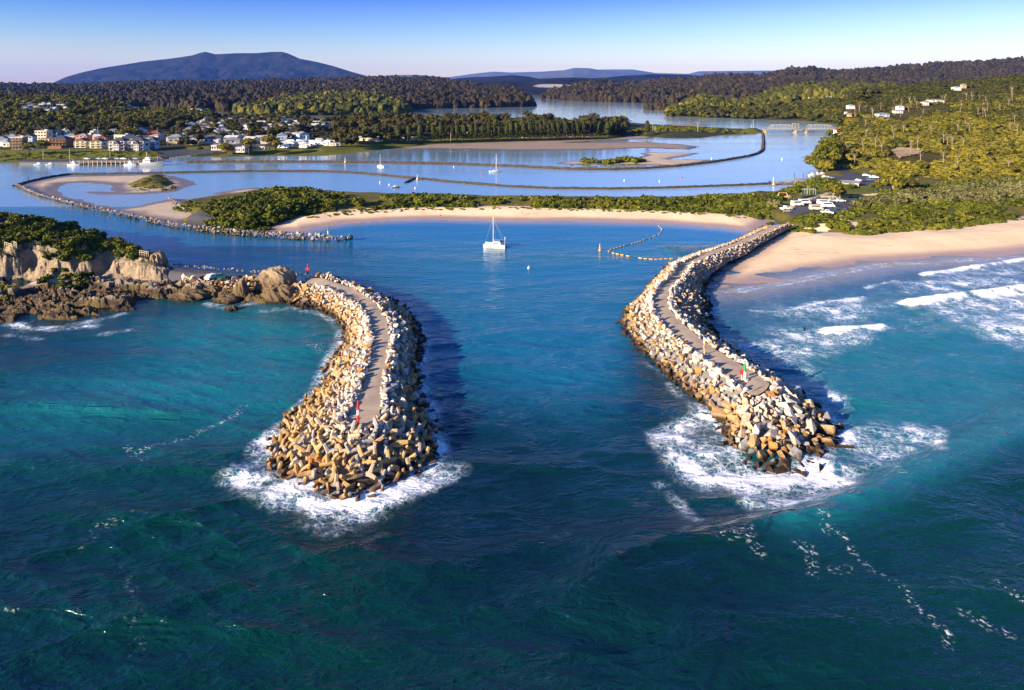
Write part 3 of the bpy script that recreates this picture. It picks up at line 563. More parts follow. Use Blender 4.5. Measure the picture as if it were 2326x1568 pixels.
H_RIGHT = Hill('hill', [(1896, 318), (1903, 296), (1910, 282), (1917, 262), (1924, 228), (1931, 196), (1945, 190), (2000, 188), (2060, 183), (2119, 178), (2220, 170), (2326, 160), (2600, 135), (2900, 110)],
               [(1896, 372), (1915, 384), (1960, 394), (2000, 403), (2044, 413), (2130, 416), (2326, 404), (2900, 380)], [(1896, 640), (1931, 900), (2000, 1000), (2326, 1000), (2900, 900)], MH_GOLD, 9, .35, 1.0, 6, 40, 5, nsc=.008)
H_PROM = Hill('hill', [(1513, 262), (1525, 250), (1540, 235), (1580, 216), (1610, 212), (1640, 221), (1663, 229), (1700, 222), (1744, 211), (1790, 195), (1830, 190), (1900, 190), (1960, 190), (2040, 190)],
              [(1513, 264.7), (1588, 267), (1744, 272), (1827, 275), (1904, 283), (2040, 283)], [(1513, 1250), (1600, 1450), (1760, 1500), (2040, 1500)], MH_GOLD, 14, .2, .8, 6, 24, 9)
H_MIDR = Hill('hill', [(1231, 221), (1240, 208), (1290, 197), (1340, 186), (1370, 186), (1420, 190), (1480, 186), (1520, 181), (1560, 181), (1600, 175), (1640, 171), (1700, 172), (1744, 170), (1794, 156), (1844, 154), (1899, 162), (1950, 160), (1994, 156), (2060, 151), (2119, 145), (2200, 141), (2326, 134), (2700, 115)],
              [(1231, 225), (1338, 231), (1488, 235), (1540, 236), (1744, 240), (2700, 240)], [(1231, 2900), (1400, 3300), (2700, 3600)], MH_DARK, 11, .35, .9, 6, 34, 13, nsc=.003)
H_PROML = Hill('hill', [(540, 256), (556, 244), (581, 234), (656, 219), (700, 214), (756, 210), (831, 209), (881, 221), (905, 234), (918, 247), (923, 258)],
               [(540, 259), (656, 263), (744, 262.5), (831, 261.5), (923, 260)], [(540, 1400), (700, 1700), (880, 1600), (923, 1350)], MH_DARK, 14, .2, .8, 6, 24, 17)
H_BACKL = Hill('hill', [(-500, 188), (0, 192), (60, 194), (175, 195), (325, 188), (500, 187), (581, 184), (731, 181), (800, 178), (856, 177), (981, 178), (1040, 186), (1081, 193), (1163, 202), (1195, 210), (1210, 236)],
               [(-500, 245), (430, 253), (560, 254), (919, 249), (1000, 246.5), (1163, 244.5), (1210, 242)], [(-500, 3300), (900, 3600), (1100, 3000), (1210, 1900)], MH_DARK, 11, .4, .85, 6, 34, 21, nsc=.003)
H_TOWN = Hill('hill', [(-500, 200), (0, 210), (60, 211), (150, 214), (250, 222), (300, 240), (375, 251), (437, 254), (480, 256)],
              [(-500, 310), (0, 304), (150, 302), (300, 292), (370, 285), (430, 280), (480, 274)], [(-500, 1100), (0, 1150), (250, 1150), (437, 1150), (480, 1150)], MH_DARK, 12, .25, 1.0, 6, 30, 25, zb=6.0)
H_ISL = Hill('hill', [(1468, 249), (1480, 241), (1500, 238), (1533, 238)], [(1468, 250), (1533, 251)], 1600, MH_DARK, 8, .1, .5, 4, 8, 3)
H_ISL2 = Hill('hill', [(1150, 238), (1165, 236), (1190, 238), (1206, 241.5)], [(1150, 244), (1206, 243)], 1900, MH_DARK, 8, .1, .5, 4, 8, 3)
Hill('mountain', [(-100, 192), (60, 191), (120, 188.5), (150, 175), (185, 165), (225, 156), (275, 148), (325, 140), (387, 133.5), (437, 126), (455, 120), (467, 118), (490, 123.5), (540, 121), (581, 121), (619, 118), (641, 118), (655, 122), (681, 133.5), (720, 141), (756, 150), (794, 162), (830, 172), (860, 178), (900, 184)],
     [(-100, 203), (900, 203)], [(-100, 11500), (300, 13000), (640, 13000), (900, 12000)], MH_BLUE, 0, .75, .85, 3, 80, 31, nsc=.0013)
Hill('hill', [(1000, 186), (1040, 178), (1081, 175), (1119, 174), (1163, 171), (1200, 174), (1225, 179), (1270, 177), (1300, 176), (1340, 178), (1380, 176), (1420, 172), (1480, 169), (1560, 170), (1600, 173), (1660, 178)], [(1000, 211), (1660, 211)], 7500, MH_BLUE, 0, .5, .9, 5, 30, 37, nsc=.0015)
Hill('hill', [(1050, 192), (1120, 184), (1200, 186), (1260, 181), (1330, 180), (1400, 184), (1460, 190)], [(1050, 216), (1460, 216)], 4800, MH_BLUE, 0, .45, .9, 5, 26, 41, nsc=.002)
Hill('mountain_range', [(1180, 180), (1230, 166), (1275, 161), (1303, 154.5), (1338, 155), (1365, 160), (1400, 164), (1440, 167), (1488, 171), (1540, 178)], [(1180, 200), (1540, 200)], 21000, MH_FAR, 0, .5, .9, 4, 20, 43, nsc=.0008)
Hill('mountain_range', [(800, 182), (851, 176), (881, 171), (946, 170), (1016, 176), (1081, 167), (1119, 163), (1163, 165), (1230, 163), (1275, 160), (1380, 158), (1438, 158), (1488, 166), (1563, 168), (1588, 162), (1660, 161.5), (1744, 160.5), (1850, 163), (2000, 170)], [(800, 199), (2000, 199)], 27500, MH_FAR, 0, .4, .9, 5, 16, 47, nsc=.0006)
# ================================================================ breakwaters, boulders, armour units
def hull(seed, n=13, flatz=.75, cube=.0):
    r = np.random.default_rng(seed); bm = bmesh.new()
    p = r.normal(size=(n, 3)); p /= np.linalg.norm(p, axis=1)[:, None]
    if cube: p = p*(1-cube)+np.sign(p)*cube*.62
    p *= r.uniform(.82, 1.0, (n, 1)); p *= np.array((1, r.uniform(.55, .95), flatz*r.uniform(.65, 1.05)))
    for q in p: bm.verts.new(q)
    res = bmesh.ops.convex_hull(bm, input=bm.verts)
    bmesh.ops.delete(bm, geom=list({e for e in res['geom_interior'] if isinstance(e, bmesh.types.BMVert)}), context='VERTS')
    bmesh.ops.triangulate(bm, faces=bm.faces); bm.normal_update(); bm.verts.index_update()
    V = np.array([v.co[:] for v in bm.verts]); T = np.array([[v.index for v in f.verts] for f in bm.faces]); bm.free(); return V, T
HULLS = [hull(i, 10+i % 5, .85, (.3, .5, .65)[i % 3]) for i in range(60)]
def rotm(r, tilt=1.0):
    q = r.normal(size=4); q[1:3] *= tilt; q /= np.linalg.norm(q); w, x, y, z = q
    return np.array([[1-2*(y*y+z*z), 2*(x*y-z*w), 2*(x*z+y*w)], [2*(x*y+z*w), 1-2*(x*x+z*z), 2*(y*z-x*w)], [2*(x*z-y*w), 2*(y*z+x*w), 1-2*(x*x+y*y)]])
def armour(seed):
    r = np.random.default_rng(seed); V = []; T = []
    dirs = [(1, 0, 0), (-.92, .38, 0), (-.1, -1, .15)] if seed % 2 else [(1, 0, 0), (-1, 0, 0), (0, 1, .1)]
    for k, d in enumerate(dirs):
        d = np.array(d, float); d /= np.linalg.norm(d); q = np.array((0, 0, 1.0)); p = np.cross(d, q); p /= np.linalg.norm(p); q = np.cross(p, d)
        L = (1.15, 1.15, 1.25)[k]; o = len(V); n = 6
        for a, rr in ((-.12, .29), (.14, .33), (L-.04, .235), (L, .20)):
            for i in range(n):
                t = 2*math.pi*(i+.5)/n; V.append(a*d+rr*(math.cos(t)*p+math.sin(t)*q))
        for s in range(3):
            for i in range(n):
                j = (i+1) % n; a, b, c, e = o+s*n+i, o+s*n+j, o+(s+1)*n+j, o+(s+1)*n+i; T += [(a, b, c), (a, c, e)]
        for i in range(1, n-1): T.append((o+3*n, o+3*n+i, o+3*n+i+1)); T.append((o, o+i+1, o+i))
    return np.array(V), np.array(T)
ARM = [armour(0), armour(1)]
ST = []          # every stone: (verts, tris, tint, pos, size, zone label pieces, kind, material)
def strip(pl, wl, zp, zw=-.4):
    return np.array([P(*a, zp if np.isscalar(zp) else zp[i]) for i, a in enumerate(pl)]), np.array([P(*a, zw) for a in wl])
def surf_at(A, B, s, t, bulge=.5):
    i = np.minimum(s.astype(int), len(A)-2); f = (s-i)[:, None]
    a = A[i]*(1-f)+A[i+1]*f; b = B[i]*(1-f)+B[i+1]*f; tt = t[:, None]
    p = a*(1-tt)+b*tt; p[:, 2] += bulge*np.sin(np.pi*np.clip(t, 0, 1)); return p
def scatter(A, B, n, size, gap, seed, zone, kind='boulder', mat=None, tr=(.07, 1.06), lift=.12, sx=None, flat=1.0):
    r = np.random.default_rng(seed); m = n*14
    w = np.array([np.linalg.norm((A[i]+B[i])-(A[i+1]+B[i+1]))*.25*(np.linalg.norm(A[i]-B[i])+np.linalg.norm(A[i+1]-B[i+1])) for i in range(len(A)-1)])
    seg = r.choice(len(w), m, p=w/w.sum()); s = seg+r.random(m); t = r.uniform(tr[0], tr[1], m)
    pts = surf_at(A, B, np.minimum(s, len(A)-1.001), t); sz = (size[0]*.9+(size[1]*(1.25 if kind == 'boulder' else .98)-size[0]*.9)*r.random(m)**(1.9 if kind == 'boulder' else 1))*(1 if sx is None else sx(s/(len(A)-1), t))
    got = np.zeros((n+1, 3)); gs = np.zeros(n+1); ng = 0
    for k in range(m):
        if ng:
            dd = got[:ng]-pts[k]
            if ((dd*dd).sum(1) < (gap*.5*(gs[:ng]+sz[k]))**2).any(): continue
        got[ng] = pts[k]; gs[ng] = sz[k]; ng += 1
        if kind == 'armour': V, T = ARM[r.integers(2)]; M = rotm(r); V = (V*sz[k]*.42)@M.T
        else:
            V, T = HULLS[r.integers(len(HULLS))]; M = rotm(r, .5*flat); V = (V*sz[k]*.56*np.array((1.1, 1, 1)))@M.T
        q = pts[k]+np.array((0, 0, lift*sz[k])); lv = 'at the waterline' if t[k] > .82 else ('high up' if t[k] < .33 else 'midway up')
        ST.append((V, T, r.random(), q, sz[k], zone, lv, s[k]/(len(A)-1), kind, mat))
        if ng >= n: break
def row(line, z, size, gap, seed, zone, lift=.25, mat=None):
    r = np.random.default_rng(seed); pts = np.array([P(*a, z) for a in line]); seg = np.linalg.norm(np.diff(pts, axis=0), axis=1); cum = np.r_[0, np.cumsum(seg)]; d = 0
    while d < cum[-1]:
        sz = r.uniform(*size); p = np.array([np.interp(d, cum, pts[:, i]) for i in range(3)]); p[:2] += r.normal(0, .22, 2); p[2] += lift*sz
        V, T = HULLS[r.integers(len(HULLS))]; V = (V*sz*.56*np.array((1.15, 1, .95)))@rotm(r, .35).T
        ST.append((V, T, r.random(), p, sz, zone, 'along the path edge', d/cum[-1], 'boulder', mat)); d += sz*gap
ZP = 4.4
LWl = [(672, 694), (690, 700), (730, 715), (757, 730), (777, 752), (775, 785), (742, 826), (722, 890), (660, 945)]
LPl = [(690, 645), (712, 645), (775, 668), (815, 695), (838, 730), (847, 775), (840, 822), (820, 885), (788, 948)]
LPr = [(712, 630), (735, 633), (802, 654), (850, 686), (877, 722), (886, 770), (880, 818), (868, 880), (862, 940)]
LWr = [(728, 626), (760, 632), (838, 662), (905, 690), (945, 722), (966, 777), (956, 838), (962, 880), (985, 960)]
LHI = [(788, 948), (788, 958), (792, 966), (800, 969), (808, 970), (816, 971), (824, 971), (832, 970), (840, 969), (847, 968), (854, 962), (860, 952), (862, 940)]
LHO = [(660, 945), (614, 1009), (612, 1062), (629, 1096), (701, 1119), (739, 1138), (808, 1148), (868, 1127), (914, 1100), (960, 1075), (985, 1062), (990, 1015), (985, 960)]
RWl = [(1712, 527), (1655, 557), (1610, 570), (1566, 583), (1515, 604), (1478, 642), (1456, 672), (1420, 705), (1396, 738), (1425, 775), (1465, 825), (1511, 859), (1537, 894), (1580, 925), (1620, 955)]
RPl = [(1757, 512), (1674, 550), (1626, 567), (1584, 581), (1545, 599), (1517, 632), (1490, 659), (1481, 683), (1490, 714), (1515, 746), (1550, 778), (1588, 805), (1627, 832), (1665, 863), (1700, 893)]
RPr = [(1788, 508), (1706, 546), (1656, 565), (1615, 580), (1575, 599), (1549, 632), (1523, 657), (1515, 680), (1524, 706), (1552, 735), (1588, 766), (1626, 794), (1668, 818), (1712, 845), (1748, 870)]
RWr = [(1802, 512), (1722, 556), (1690, 578), (1655, 592), (1612, 622), (1606, 655), (1619, 690), (1624, 728), (1628, 755), (1640, 778), (1672, 800), (1705, 825), (1740, 850), (1785, 880), (1828, 908)]
RHI = [(1700, 893), (1702, 897), (1706, 899), (1711, 899), (1717, 898), (1723, 896), (1729, 893), (1735, 889), (1741, 884), (1745, 878), (1748, 870)]
RHO = [(1620, 955), (1641, 989), (1650, 1033), (1693, 1070), (1737, 1080), (1819, 1080), (1876, 1058), (1902, 1028), (1919, 989), (1880, 965), (1828, 908)]
zpl = [3.2, 3.5, 4, ZP, ZP, ZP, ZP, ZP, ZP]; zpr = [3.0, 3.2, 3.6]+[4.0]*3+[ZP]*9
def bank(name, label, Ls, path_l, path_r, zp):
    """solid core of a breakwater with the gravel path on its crown"""
    m = MB()
    for A, B in Ls:
        for k in range(len(A)-1):
            for j in range(4):
                ta, tb = j/4, (j+1)/4; f = lambda i, t: tuple(surf_at(A, B, np.array([i-(1e-6 if i == len(A)-1 else 0)], float), np.array([t]), .2)[0]-np.array((0, 0, .35)))
                m.add([f(k, ta), f(k+1, ta), f(k+1, tb), f(k, tb)], [(0, 1, 2, 3)])
    pl = [P(*a, z-.3) for a, z in zip(path_l, zp)]; pr = [P(*a, z-.3) for a, z in zip(path_r, zp)]
    for k in range(len(pl)-1): m.add([pl[k], pl[k+1], pr[k+1], pr[k]], [(0, 1, 2, 3)])
    e = [pl[-1], pr[-1]]
    o = m.build(name, ROCKC); tag(o, label, 'breakwater'); return o
ROCKC = m_rock('breakwater_core', (.30, .27, .23), (.20, .15, .10), (.03, .022, .016))  # darker than the boulders: shade in their gaps is put into this colour
LA, LB = strip(LPl, LWl, zpl); LA2, LB2 = strip(LPr, LWr, zpl); LHA, LHB = strip(LHI, LHO, ZP)
RA, RB = strip(RPl, RWl, zpr); RA2, RB2 = strip(RPr, RWr, zpr); RHA, RHB = strip(RHI, RHO, ZP)
for i, (a, b) in enumerate(zip(RWr, RB2)):
    if i < 5: RB2[i] = P(*a, 1.7)
bank('breakwater', 'curved left breakwater of pale boulders with concrete units heaped at its head', [(LA, LB), (LA2, LB2), (LHA, LHB)], LPl, LPr, zpl)
bank('breakwater', 'long curved right breakwater of pale boulders running out from the surf beach', [(RA, RB), (RA2, RB2), (RHA, RHB)], RPl, RPr, zpr)
def pathsheet(pl, pr, zp, end):
    m = MB(); n = len(pl); L = [np.array(P(*pl[i], zp[i])) for i in range(n)]; R = [np.array(P(*pr[i], zp[i])) for i in range(n)]
    pts = []
    for i in range(n-1):
        for k in range(4): pts.append((L[i]+(L[i+1]-L[i])*k/4, R[i]+(R[i+1]-R[i])*k/4))
    pts.append((L[-1], R[-1])); V = []; Q = []; c = 5
    for i, (a, b) in enumerate(pts):
        for k in range(c): p = a+(b-a)*k/(c-1); p[2] += .05*math.sin(i*.9+k)-.04*abs(k-2); V.append(p)
    for i in range(len(pts)-1):
        for k in range(c-1): Q.append((i*c+k, i*c+k+1, (i+1)*c+k+1, (i+1)*c+k))
    e0 = len(V); m.add(V, Q); m.add([tuple(np.array(P(*p, ZP))-np.array((0, 0, .03))) for p in end], [tuple(range(len(end)))])
    tag(m.build('path', PATH, smooth=True), kind='structure')
pathsheet([(a+2 if i else a, b) for i, (a, b) in enumerate(LPl)], LPr, [z+.05 for z in zpl], LHI)
pathsheet(RPl, RPr, [z+.05 for z in zpr], RHI)
LB_, RB_ = 'left breakwater', 'right breakwater'
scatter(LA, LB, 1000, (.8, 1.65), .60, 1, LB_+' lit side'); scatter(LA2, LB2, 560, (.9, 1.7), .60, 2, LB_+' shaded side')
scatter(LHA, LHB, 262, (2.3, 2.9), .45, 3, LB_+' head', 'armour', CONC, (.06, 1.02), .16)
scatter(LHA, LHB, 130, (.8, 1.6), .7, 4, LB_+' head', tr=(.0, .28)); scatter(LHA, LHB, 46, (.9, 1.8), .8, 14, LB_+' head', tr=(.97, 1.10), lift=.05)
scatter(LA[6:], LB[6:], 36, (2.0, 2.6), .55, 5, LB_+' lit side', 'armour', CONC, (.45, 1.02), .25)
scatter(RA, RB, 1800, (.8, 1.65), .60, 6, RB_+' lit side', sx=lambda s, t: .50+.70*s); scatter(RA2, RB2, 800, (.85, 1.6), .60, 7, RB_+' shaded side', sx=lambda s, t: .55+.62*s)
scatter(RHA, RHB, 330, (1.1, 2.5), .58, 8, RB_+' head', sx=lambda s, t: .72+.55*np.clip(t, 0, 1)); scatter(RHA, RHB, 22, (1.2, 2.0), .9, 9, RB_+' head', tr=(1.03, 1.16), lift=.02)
off = lambda pl, wl, k: [(a[0]+(b[0]-a[0])*k, a[1]+(b[1]-a[1])*k) for a, b in zip(pl, wl)]
row(off(LPl, LWl, .05)[1:], ZP-.15, (.7, 1.4), .62, 21, LB_+' lit side', .30); row(off(LPr, LWr, .05)[2:], ZP-.2, (.7, 1.3), .66, 22, LB_+' shaded side', .25)
row(off(LPl, LWl, .10)[2:], ZP-.1, (.7, 1.7), .95, 25, LB_+' lit side', .40)
row(off(RPl, RWl, .05)[3:], ZP-.25, (.7, 1.4), .62, 23, RB_+' lit side', .30); row(off(RPr, RWr, .05)[4:], ZP-.2, (.7, 1.4), .62, 24, RB_+' shaded side', .30); row(off(RPl, RWl, .10)[4:], ZP-.1, (.7, 1.7), .85, 26, RB_+' lit side', .45)
HA, HB = strip([(412, 628), (470, 636), (530, 632), (590, 626), (655, 634), (700, 645)], [(425, 664), (480, 664), (530, 670), (600, 668), (660, 692), (690, 702)], 3.0, .2)
scatter(HA, HB, 230, (1.0, 2.0), .62, 10, 'headland shore')
scatter(*strip([(392, 605), (470, 613), (581, 622), (660, 631), (712, 632)], [(392, 602), (470, 610), (581, 619), (660, 626), (720, 625)], 2.9, .6), 90, (.5, .95), .7, 11, 'headland channel edge', mat=ROCKP)
W2 = [(32, 423), (62, 437), (100, 452), (150, 464), (205, 478), (275, 491), (325, 504), (400, 520), (475, 531), (581, 541), (681, 547), (756, 551), (801, 545)]
W2b = [(44, 421), (64, 432), (102, 446), (152, 458), (207, 471), (277, 484), (327, 495), (402, 510), (477, 519), (581, 527), (681, 533), (756, 539), (798, 541)]
WA, WB = strip(W2b, W2, 1.3, -.2)
scatter(WA, WB, 760, (.8, 1.7), .58, 12, 'sand spit wall', mat=ROCKP, sx=lambda s, t: .75+.45*s, tr=(-.05, 1.05), lift=.2)
r_ = np.random.default_rng(5)
# headland shelf scatter of loose stones, and the pale pile by the sand bar
scatter(*strip([(380, 447), (395, 457), (412, 468), (420, 478)], [(388, 461), (400, 470), (412, 482), (424, 486)], 1.4, .2), 60, (.7, 1.3), .6, 13, 'sand bar', mat=ROCKP)
def stones():
    bo = sorted([s for s in ST if s[8] == 'boulder'], key=lambda s: -s[4]/s[3][1]); ar = [s for s in ST if s[8] == 'armour']
    def one(s, name, cat, label, group):
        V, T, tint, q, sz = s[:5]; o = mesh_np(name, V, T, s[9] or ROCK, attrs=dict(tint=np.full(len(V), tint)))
        o.location = q; tag(o, label, cat, group)
    def third(f, zone):
        if 'head' in zone and 'headland' not in zone: return ''
        return (' near land', ' at mid length', ' near its head')[min(2, int(f*3))]
    ns = 298; big = bo[:ns]; rest = bo[ns:]
    for s in big:
        hue = 'rusty' if s[2] > .72 else ('grey' if s[2] < .22 else 'tan'); size = 'huge' if s[4] > 2.3 else ('large' if s[4] > 1.7 else 'smaller')
        where = f"{s[6]} of the {s[5]}{third(s[7], s[5])}"; lab = f"{size} {hue} boulder {where}"
        one(s, 'boulder', 'boulder', lab, f"{size} {hue} boulders {where}")
    for s in ar:
        side = ' on its left flank' if 'lit' in s[5] or s[7] < .3 else (' facing the open sea' if s[7] < .66 else ' on its shaded right flank')
        lab = f"concrete armour unit {s[6]} of the left breakwater head{side}"
        one(s, 'armour_unit', 'armour unit', lab, f"concrete armour units {s[6]}{side}")
    for mt in {id(s[9] or ROCK): (s[9] or ROCK) for s in rest}.values(): pass
    Vs, Ts, At, Mi, o = [], [], [], [], 0
    mats = [ROCK, ROCKP]
    for s in rest:
        Vs.append(s[0]+s[3]); Ts.append(s[1]+o); At.append(np.full(len(s[0]), s[2])); Mi.append(np.full(len(s[1]), mats.index(s[9] or ROCK))); o += len(s[0])
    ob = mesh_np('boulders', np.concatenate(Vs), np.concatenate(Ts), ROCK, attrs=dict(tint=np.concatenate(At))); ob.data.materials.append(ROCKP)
    ob.data.polygons.foreach_set('material_index', np.concatenate(Mi).astype(np.int32)); tag(ob, kind='stuff')
    print('stones', len(bo), len(ar))
stones()
# ---------------------------------------------------------------- low rock training walls of the inlet
def wall(label, uv, w, h, mat, z=0.0, step=2.0, seed=0):
    pts = np.array([P(*a)[:2] for a in uv]); seg = np.linalg.norm(np.diff(pts, axis=0), axis=1); cum = np.r_[0, np.cumsum(seg)]; n = int(cum[-1]/step)
    d = np.linspace(0, cum[-1], n); c = np.c_[np.interp(d, cum, pts[:, 0]), np.interp(d, cum, pts[:, 1])]; tn = np.gradient(c, axis=0); tn /= np.linalg.norm(tn, axis=1)[:, None]+1e-9; nm = np.c_[-tn[:, 1], tn[:, 0]]
    prof = [(-1.0, -.5), (-.62, .55), (-.25, 1.0), (.25, .95), (.62, .5), (1.0, -.5)]; k = len(prof); V = []
    r = np.random.default_rng(seed)
    for a, b in prof:
        jj = r.uniform(.75, 1.25, n); V.append(np.c_[c+nm*(a*w*r.uniform(.8, 1.2, n))[:, None], h*b*jj])
    V = np.stack(V, 1).reshape(-1, 3); idx = np.arange(n*k).reshape(n, k); Q = np.stack([idx[:-1, :-1], idx[1:, :-1], idx[1:, 1:], idx[:-1, 1:]], -1).reshape(-1, 4)
    tag(mesh_np('training_wall', V, Q, mat, attrs=dict(tint=r.random(len(V)))), label, 'rock wall')
wall('low dark rock wall curving from the sand spit tip across the lagoon past the channel', [(34, 423), (62, 414), (112, 403), (160, 396.8), (225, 396), (350, 394), (460, 391.5), (581, 389.4), (731, 389.6), (819, 393.6), (931, 404), (1010, 412), (1081, 418), (1163, 424.5), (1263, 428.6), (1388, 429.6), (1513, 427.4), (1688, 421), (1744, 418.5), (1765, 418)], 1.7, .9, ROCKD, seed=1)
wall('dark rock wall along the far side of the channel curling up to the bridge end', [(425, 369), (581, 368.3), (731, 368.3), (881, 370), (1031, 373), (1163, 378), (1288, 384.5), (1388, 386), (1463, 383.5), (1538, 378.5), (1613, 370), (1663, 362), (1700, 355.5), (1722, 349), (1733, 341), (1734.5, 322), (1733, 304)], 2.0, 1.25, ROCKD, seed=2)
wall('short broken rock spur branching off the lagoon wall', [(942, 406), (932, 411), (922, 416)], 1.4, .8, ROCKD, seed=3)
wall('stubby tan rock groyne beside the boat ramp jetty', [(1749, 418.5), (1780, 418), (1822, 417)], 3.0, 1.6, ROCKP, seed=4)
# ---------------------------------------------------------------- big natural outcrops on the headland shore
def outcrop(label, u, v, z, size, seed, group=None):
    r = np.random.default_rng(seed); bm = bmesh.new(); bmesh.ops.create_icosphere(bm, subdivisions=5, radius=1)
    V = np.array([q.co[:] for q in bm.verts]); T = np.array([[q.index for q in f.verts] for f in bm.faces]); bm.free()
    n = fbm(V[:, 0]*1.3+seed*3+V[:, 2], V[:, 1]*1.3+V[:, 2]*.7, 4, seed)+.35*fbm(V[:, 0]*4+V[:, 2]*2, V[:, 1]*4-V[:, 2]*3, 3, seed+9)
    rg = 1-np.abs(2*fbm(V[:, 0]*2.2+V[:, 2]*1.3+seed, V[:, 1]*2.2-V[:, 2]*.8, 4, seed+4)-1); V = V*(.42+.55*n+.42*rg)[:, None]*np.array(size)
    o = mesh_np('rock_outcrop', V, T, ROCKH, attrs=dict(tint=np.clip(n, .3, .6))); o.location = P(u, v, z); tag(o, label, 'rock outcrop', group)
outcrop('huge rounded tan sea stack beside the road at the left breakwater root', 627, 640, 3.0, (4.6, 3.6, 3.2), 3)
outcrop('brown lumpy rock at the waterline in front of the huge sea stack', 634, 674, 1.0, (3.6, 2.5, 2.8), 7)
outcrop('narrow upright brown rock pillar standing in the shallows left of the sea stack', 549, 668, 1.2, (1.8, 1.5, 3.3), 11)
outcrop('low curved brown rock ledge at the foot of the rock pillar', 517, 684, .2, (2.8, 2.6, 1.3), 15)
outcrop('long flat brown rock spur reaching into the cove below the pale boulder pile', 428, 676, .3, (4.4, 2.6, 1.5), 19)
outcrop('small wet rock alone in the turquoise cove', 526, 704, .1, (1.4, 1.2, .9), 23)
outcrop('brown rock lump at the end of the boulder pile above the cove', 484, 664, .5, (2.2, 1.8, 1.5), 27)
outcrop('small brown rock touching the lumpy rock at the breakwater root', 668, 684, .3, (1.7, 1.4, 1.1), 31)
outcrop('pale weathered rock knob on the right end of the cliff', 358, 602, 3.5, (2.0, 2.2, 3.2), 35)

# ---------------------------------------------------------------- places kept free of trees on the slopes
def hillpt(H, u, v):
    t = np.linspace(0, 1, 400); x, y, z = H.ev(np.full(400, float(u)), t); vv = VH+F*(CH-z)/y; k = np.argmin(np.abs(vv-v)); return (x[k], y[k], z[k])
HILLHOUSE = [(H, a, b, c, d, w, hillpt(H, (a+b)/2, c)) for H, a, b, c, d, w in [(H_RIGHT, 1926, 1945, 249, 239, 0), (H_RIGHT, 1919, 1927, 262, 255, 0), (H_RIGHT, 1926, 1937, 267, 260, 2), (H_RIGHT, 1994, 2026, 268, 258, 1), (H_RIGHT, 2039, 2057, 252, 240, 0), (H_RIGHT, 2032, 2055, 259, 252, 0),
    (H_RIGHT, 2096, 2113, 241, 231, 0), (H_RIGHT, 2113, 2151, 236, 227, 0), (H_RIGHT, 2167, 2187, 207, 197, 0), (H_RIGHT, 2185, 2198, 202, 191, 2), (H_PROM, 1812, 1828, 226, 219, 2), (H_PROM, 1872, 1892, 226, 219, 0), (H_PROM, 1830, 1840, 226, 221, 0)]]
CLEAR = [(p[6][0], p[6][1], 11+.5*(p[2]-p[1])/F*p[6][1], 42) for p in HILLHOUSE]
def hsheet(H, name, uv, mat, dz=.6, step=1.5):
    """bare patch lying on a slope"""
    uv = np.array(uv, float); us = np.arange(uv[:, 0].min(), uv[:, 0].max()+step, step); vs = np.arange(uv[:, 1].min(), uv[:, 1].max()+step, step)
    U, V = np.meshgrid(us, vs); pts = np.array([hillpt(H, a, b) for a, b in zip(U.ravel(), V.ravel())]); pts[:, 2] += dz+1.2*(fbm(pts[:, 0]*.15, pts[:, 1]*.15, 4, 3)-.5)
    ins = sdist(np.c_[U.ravel()+4*(fbm(U.ravel()*.2, V.ravel()*.2, 3, 2)-.5), V.ravel()], uv) > 0; idx = np.arange(U.size).reshape(U.shape)
    Q = np.stack([idx[:-1, :-1], idx[1:, :-1], idx[1:, 1:], idx[:-1, 1:]], -1).reshape(-1, 4); Q = Q[ins[Q].all(1)]
    tag(mesh_np(name, pts, Q, mat, smooth=False), kind='structure')
    for p in pts[ins][::5]: CLEAR.append((p[0], p[1], 7, 24))
BARE = m_hill('bare_earth', (.42, .31, .18), (.30, .22, .12), .12); PADD = m_hill('paddock_grass', (.16, .14, .04), (.20, .17, .06), .02)
hsheet(H_RIGHT, 'bare_ground', [(2024, 342), (2040, 335), (2062, 337), (2085, 339), (2096, 344), (2088, 352), (2072, 354), (2050, 360), (2042, 364), (2032, 352)], BARE)
hsheet(H_BACKL, 'paddock', [(731, 196), (760, 188), (775, 183.5), (781, 184), (778, 190), (765, 196), (745, 198)], PADD, 3, 1.0)
hsheet(H_MIDR, 'paddock', [(1498, 228), (1520, 222), (1545, 221), (1552, 224), (1535, 230), (1505, 231)], PADD, 3, 1.0)
CL = np.array(CLEAR)
def is_clear(x, y): return bool(((np.abs(CL[:, 0]-x) < CL[:, 2]) & (y < CL[:, 1]+6) & (y > CL[:, 1]-CL[:, 3])).any())
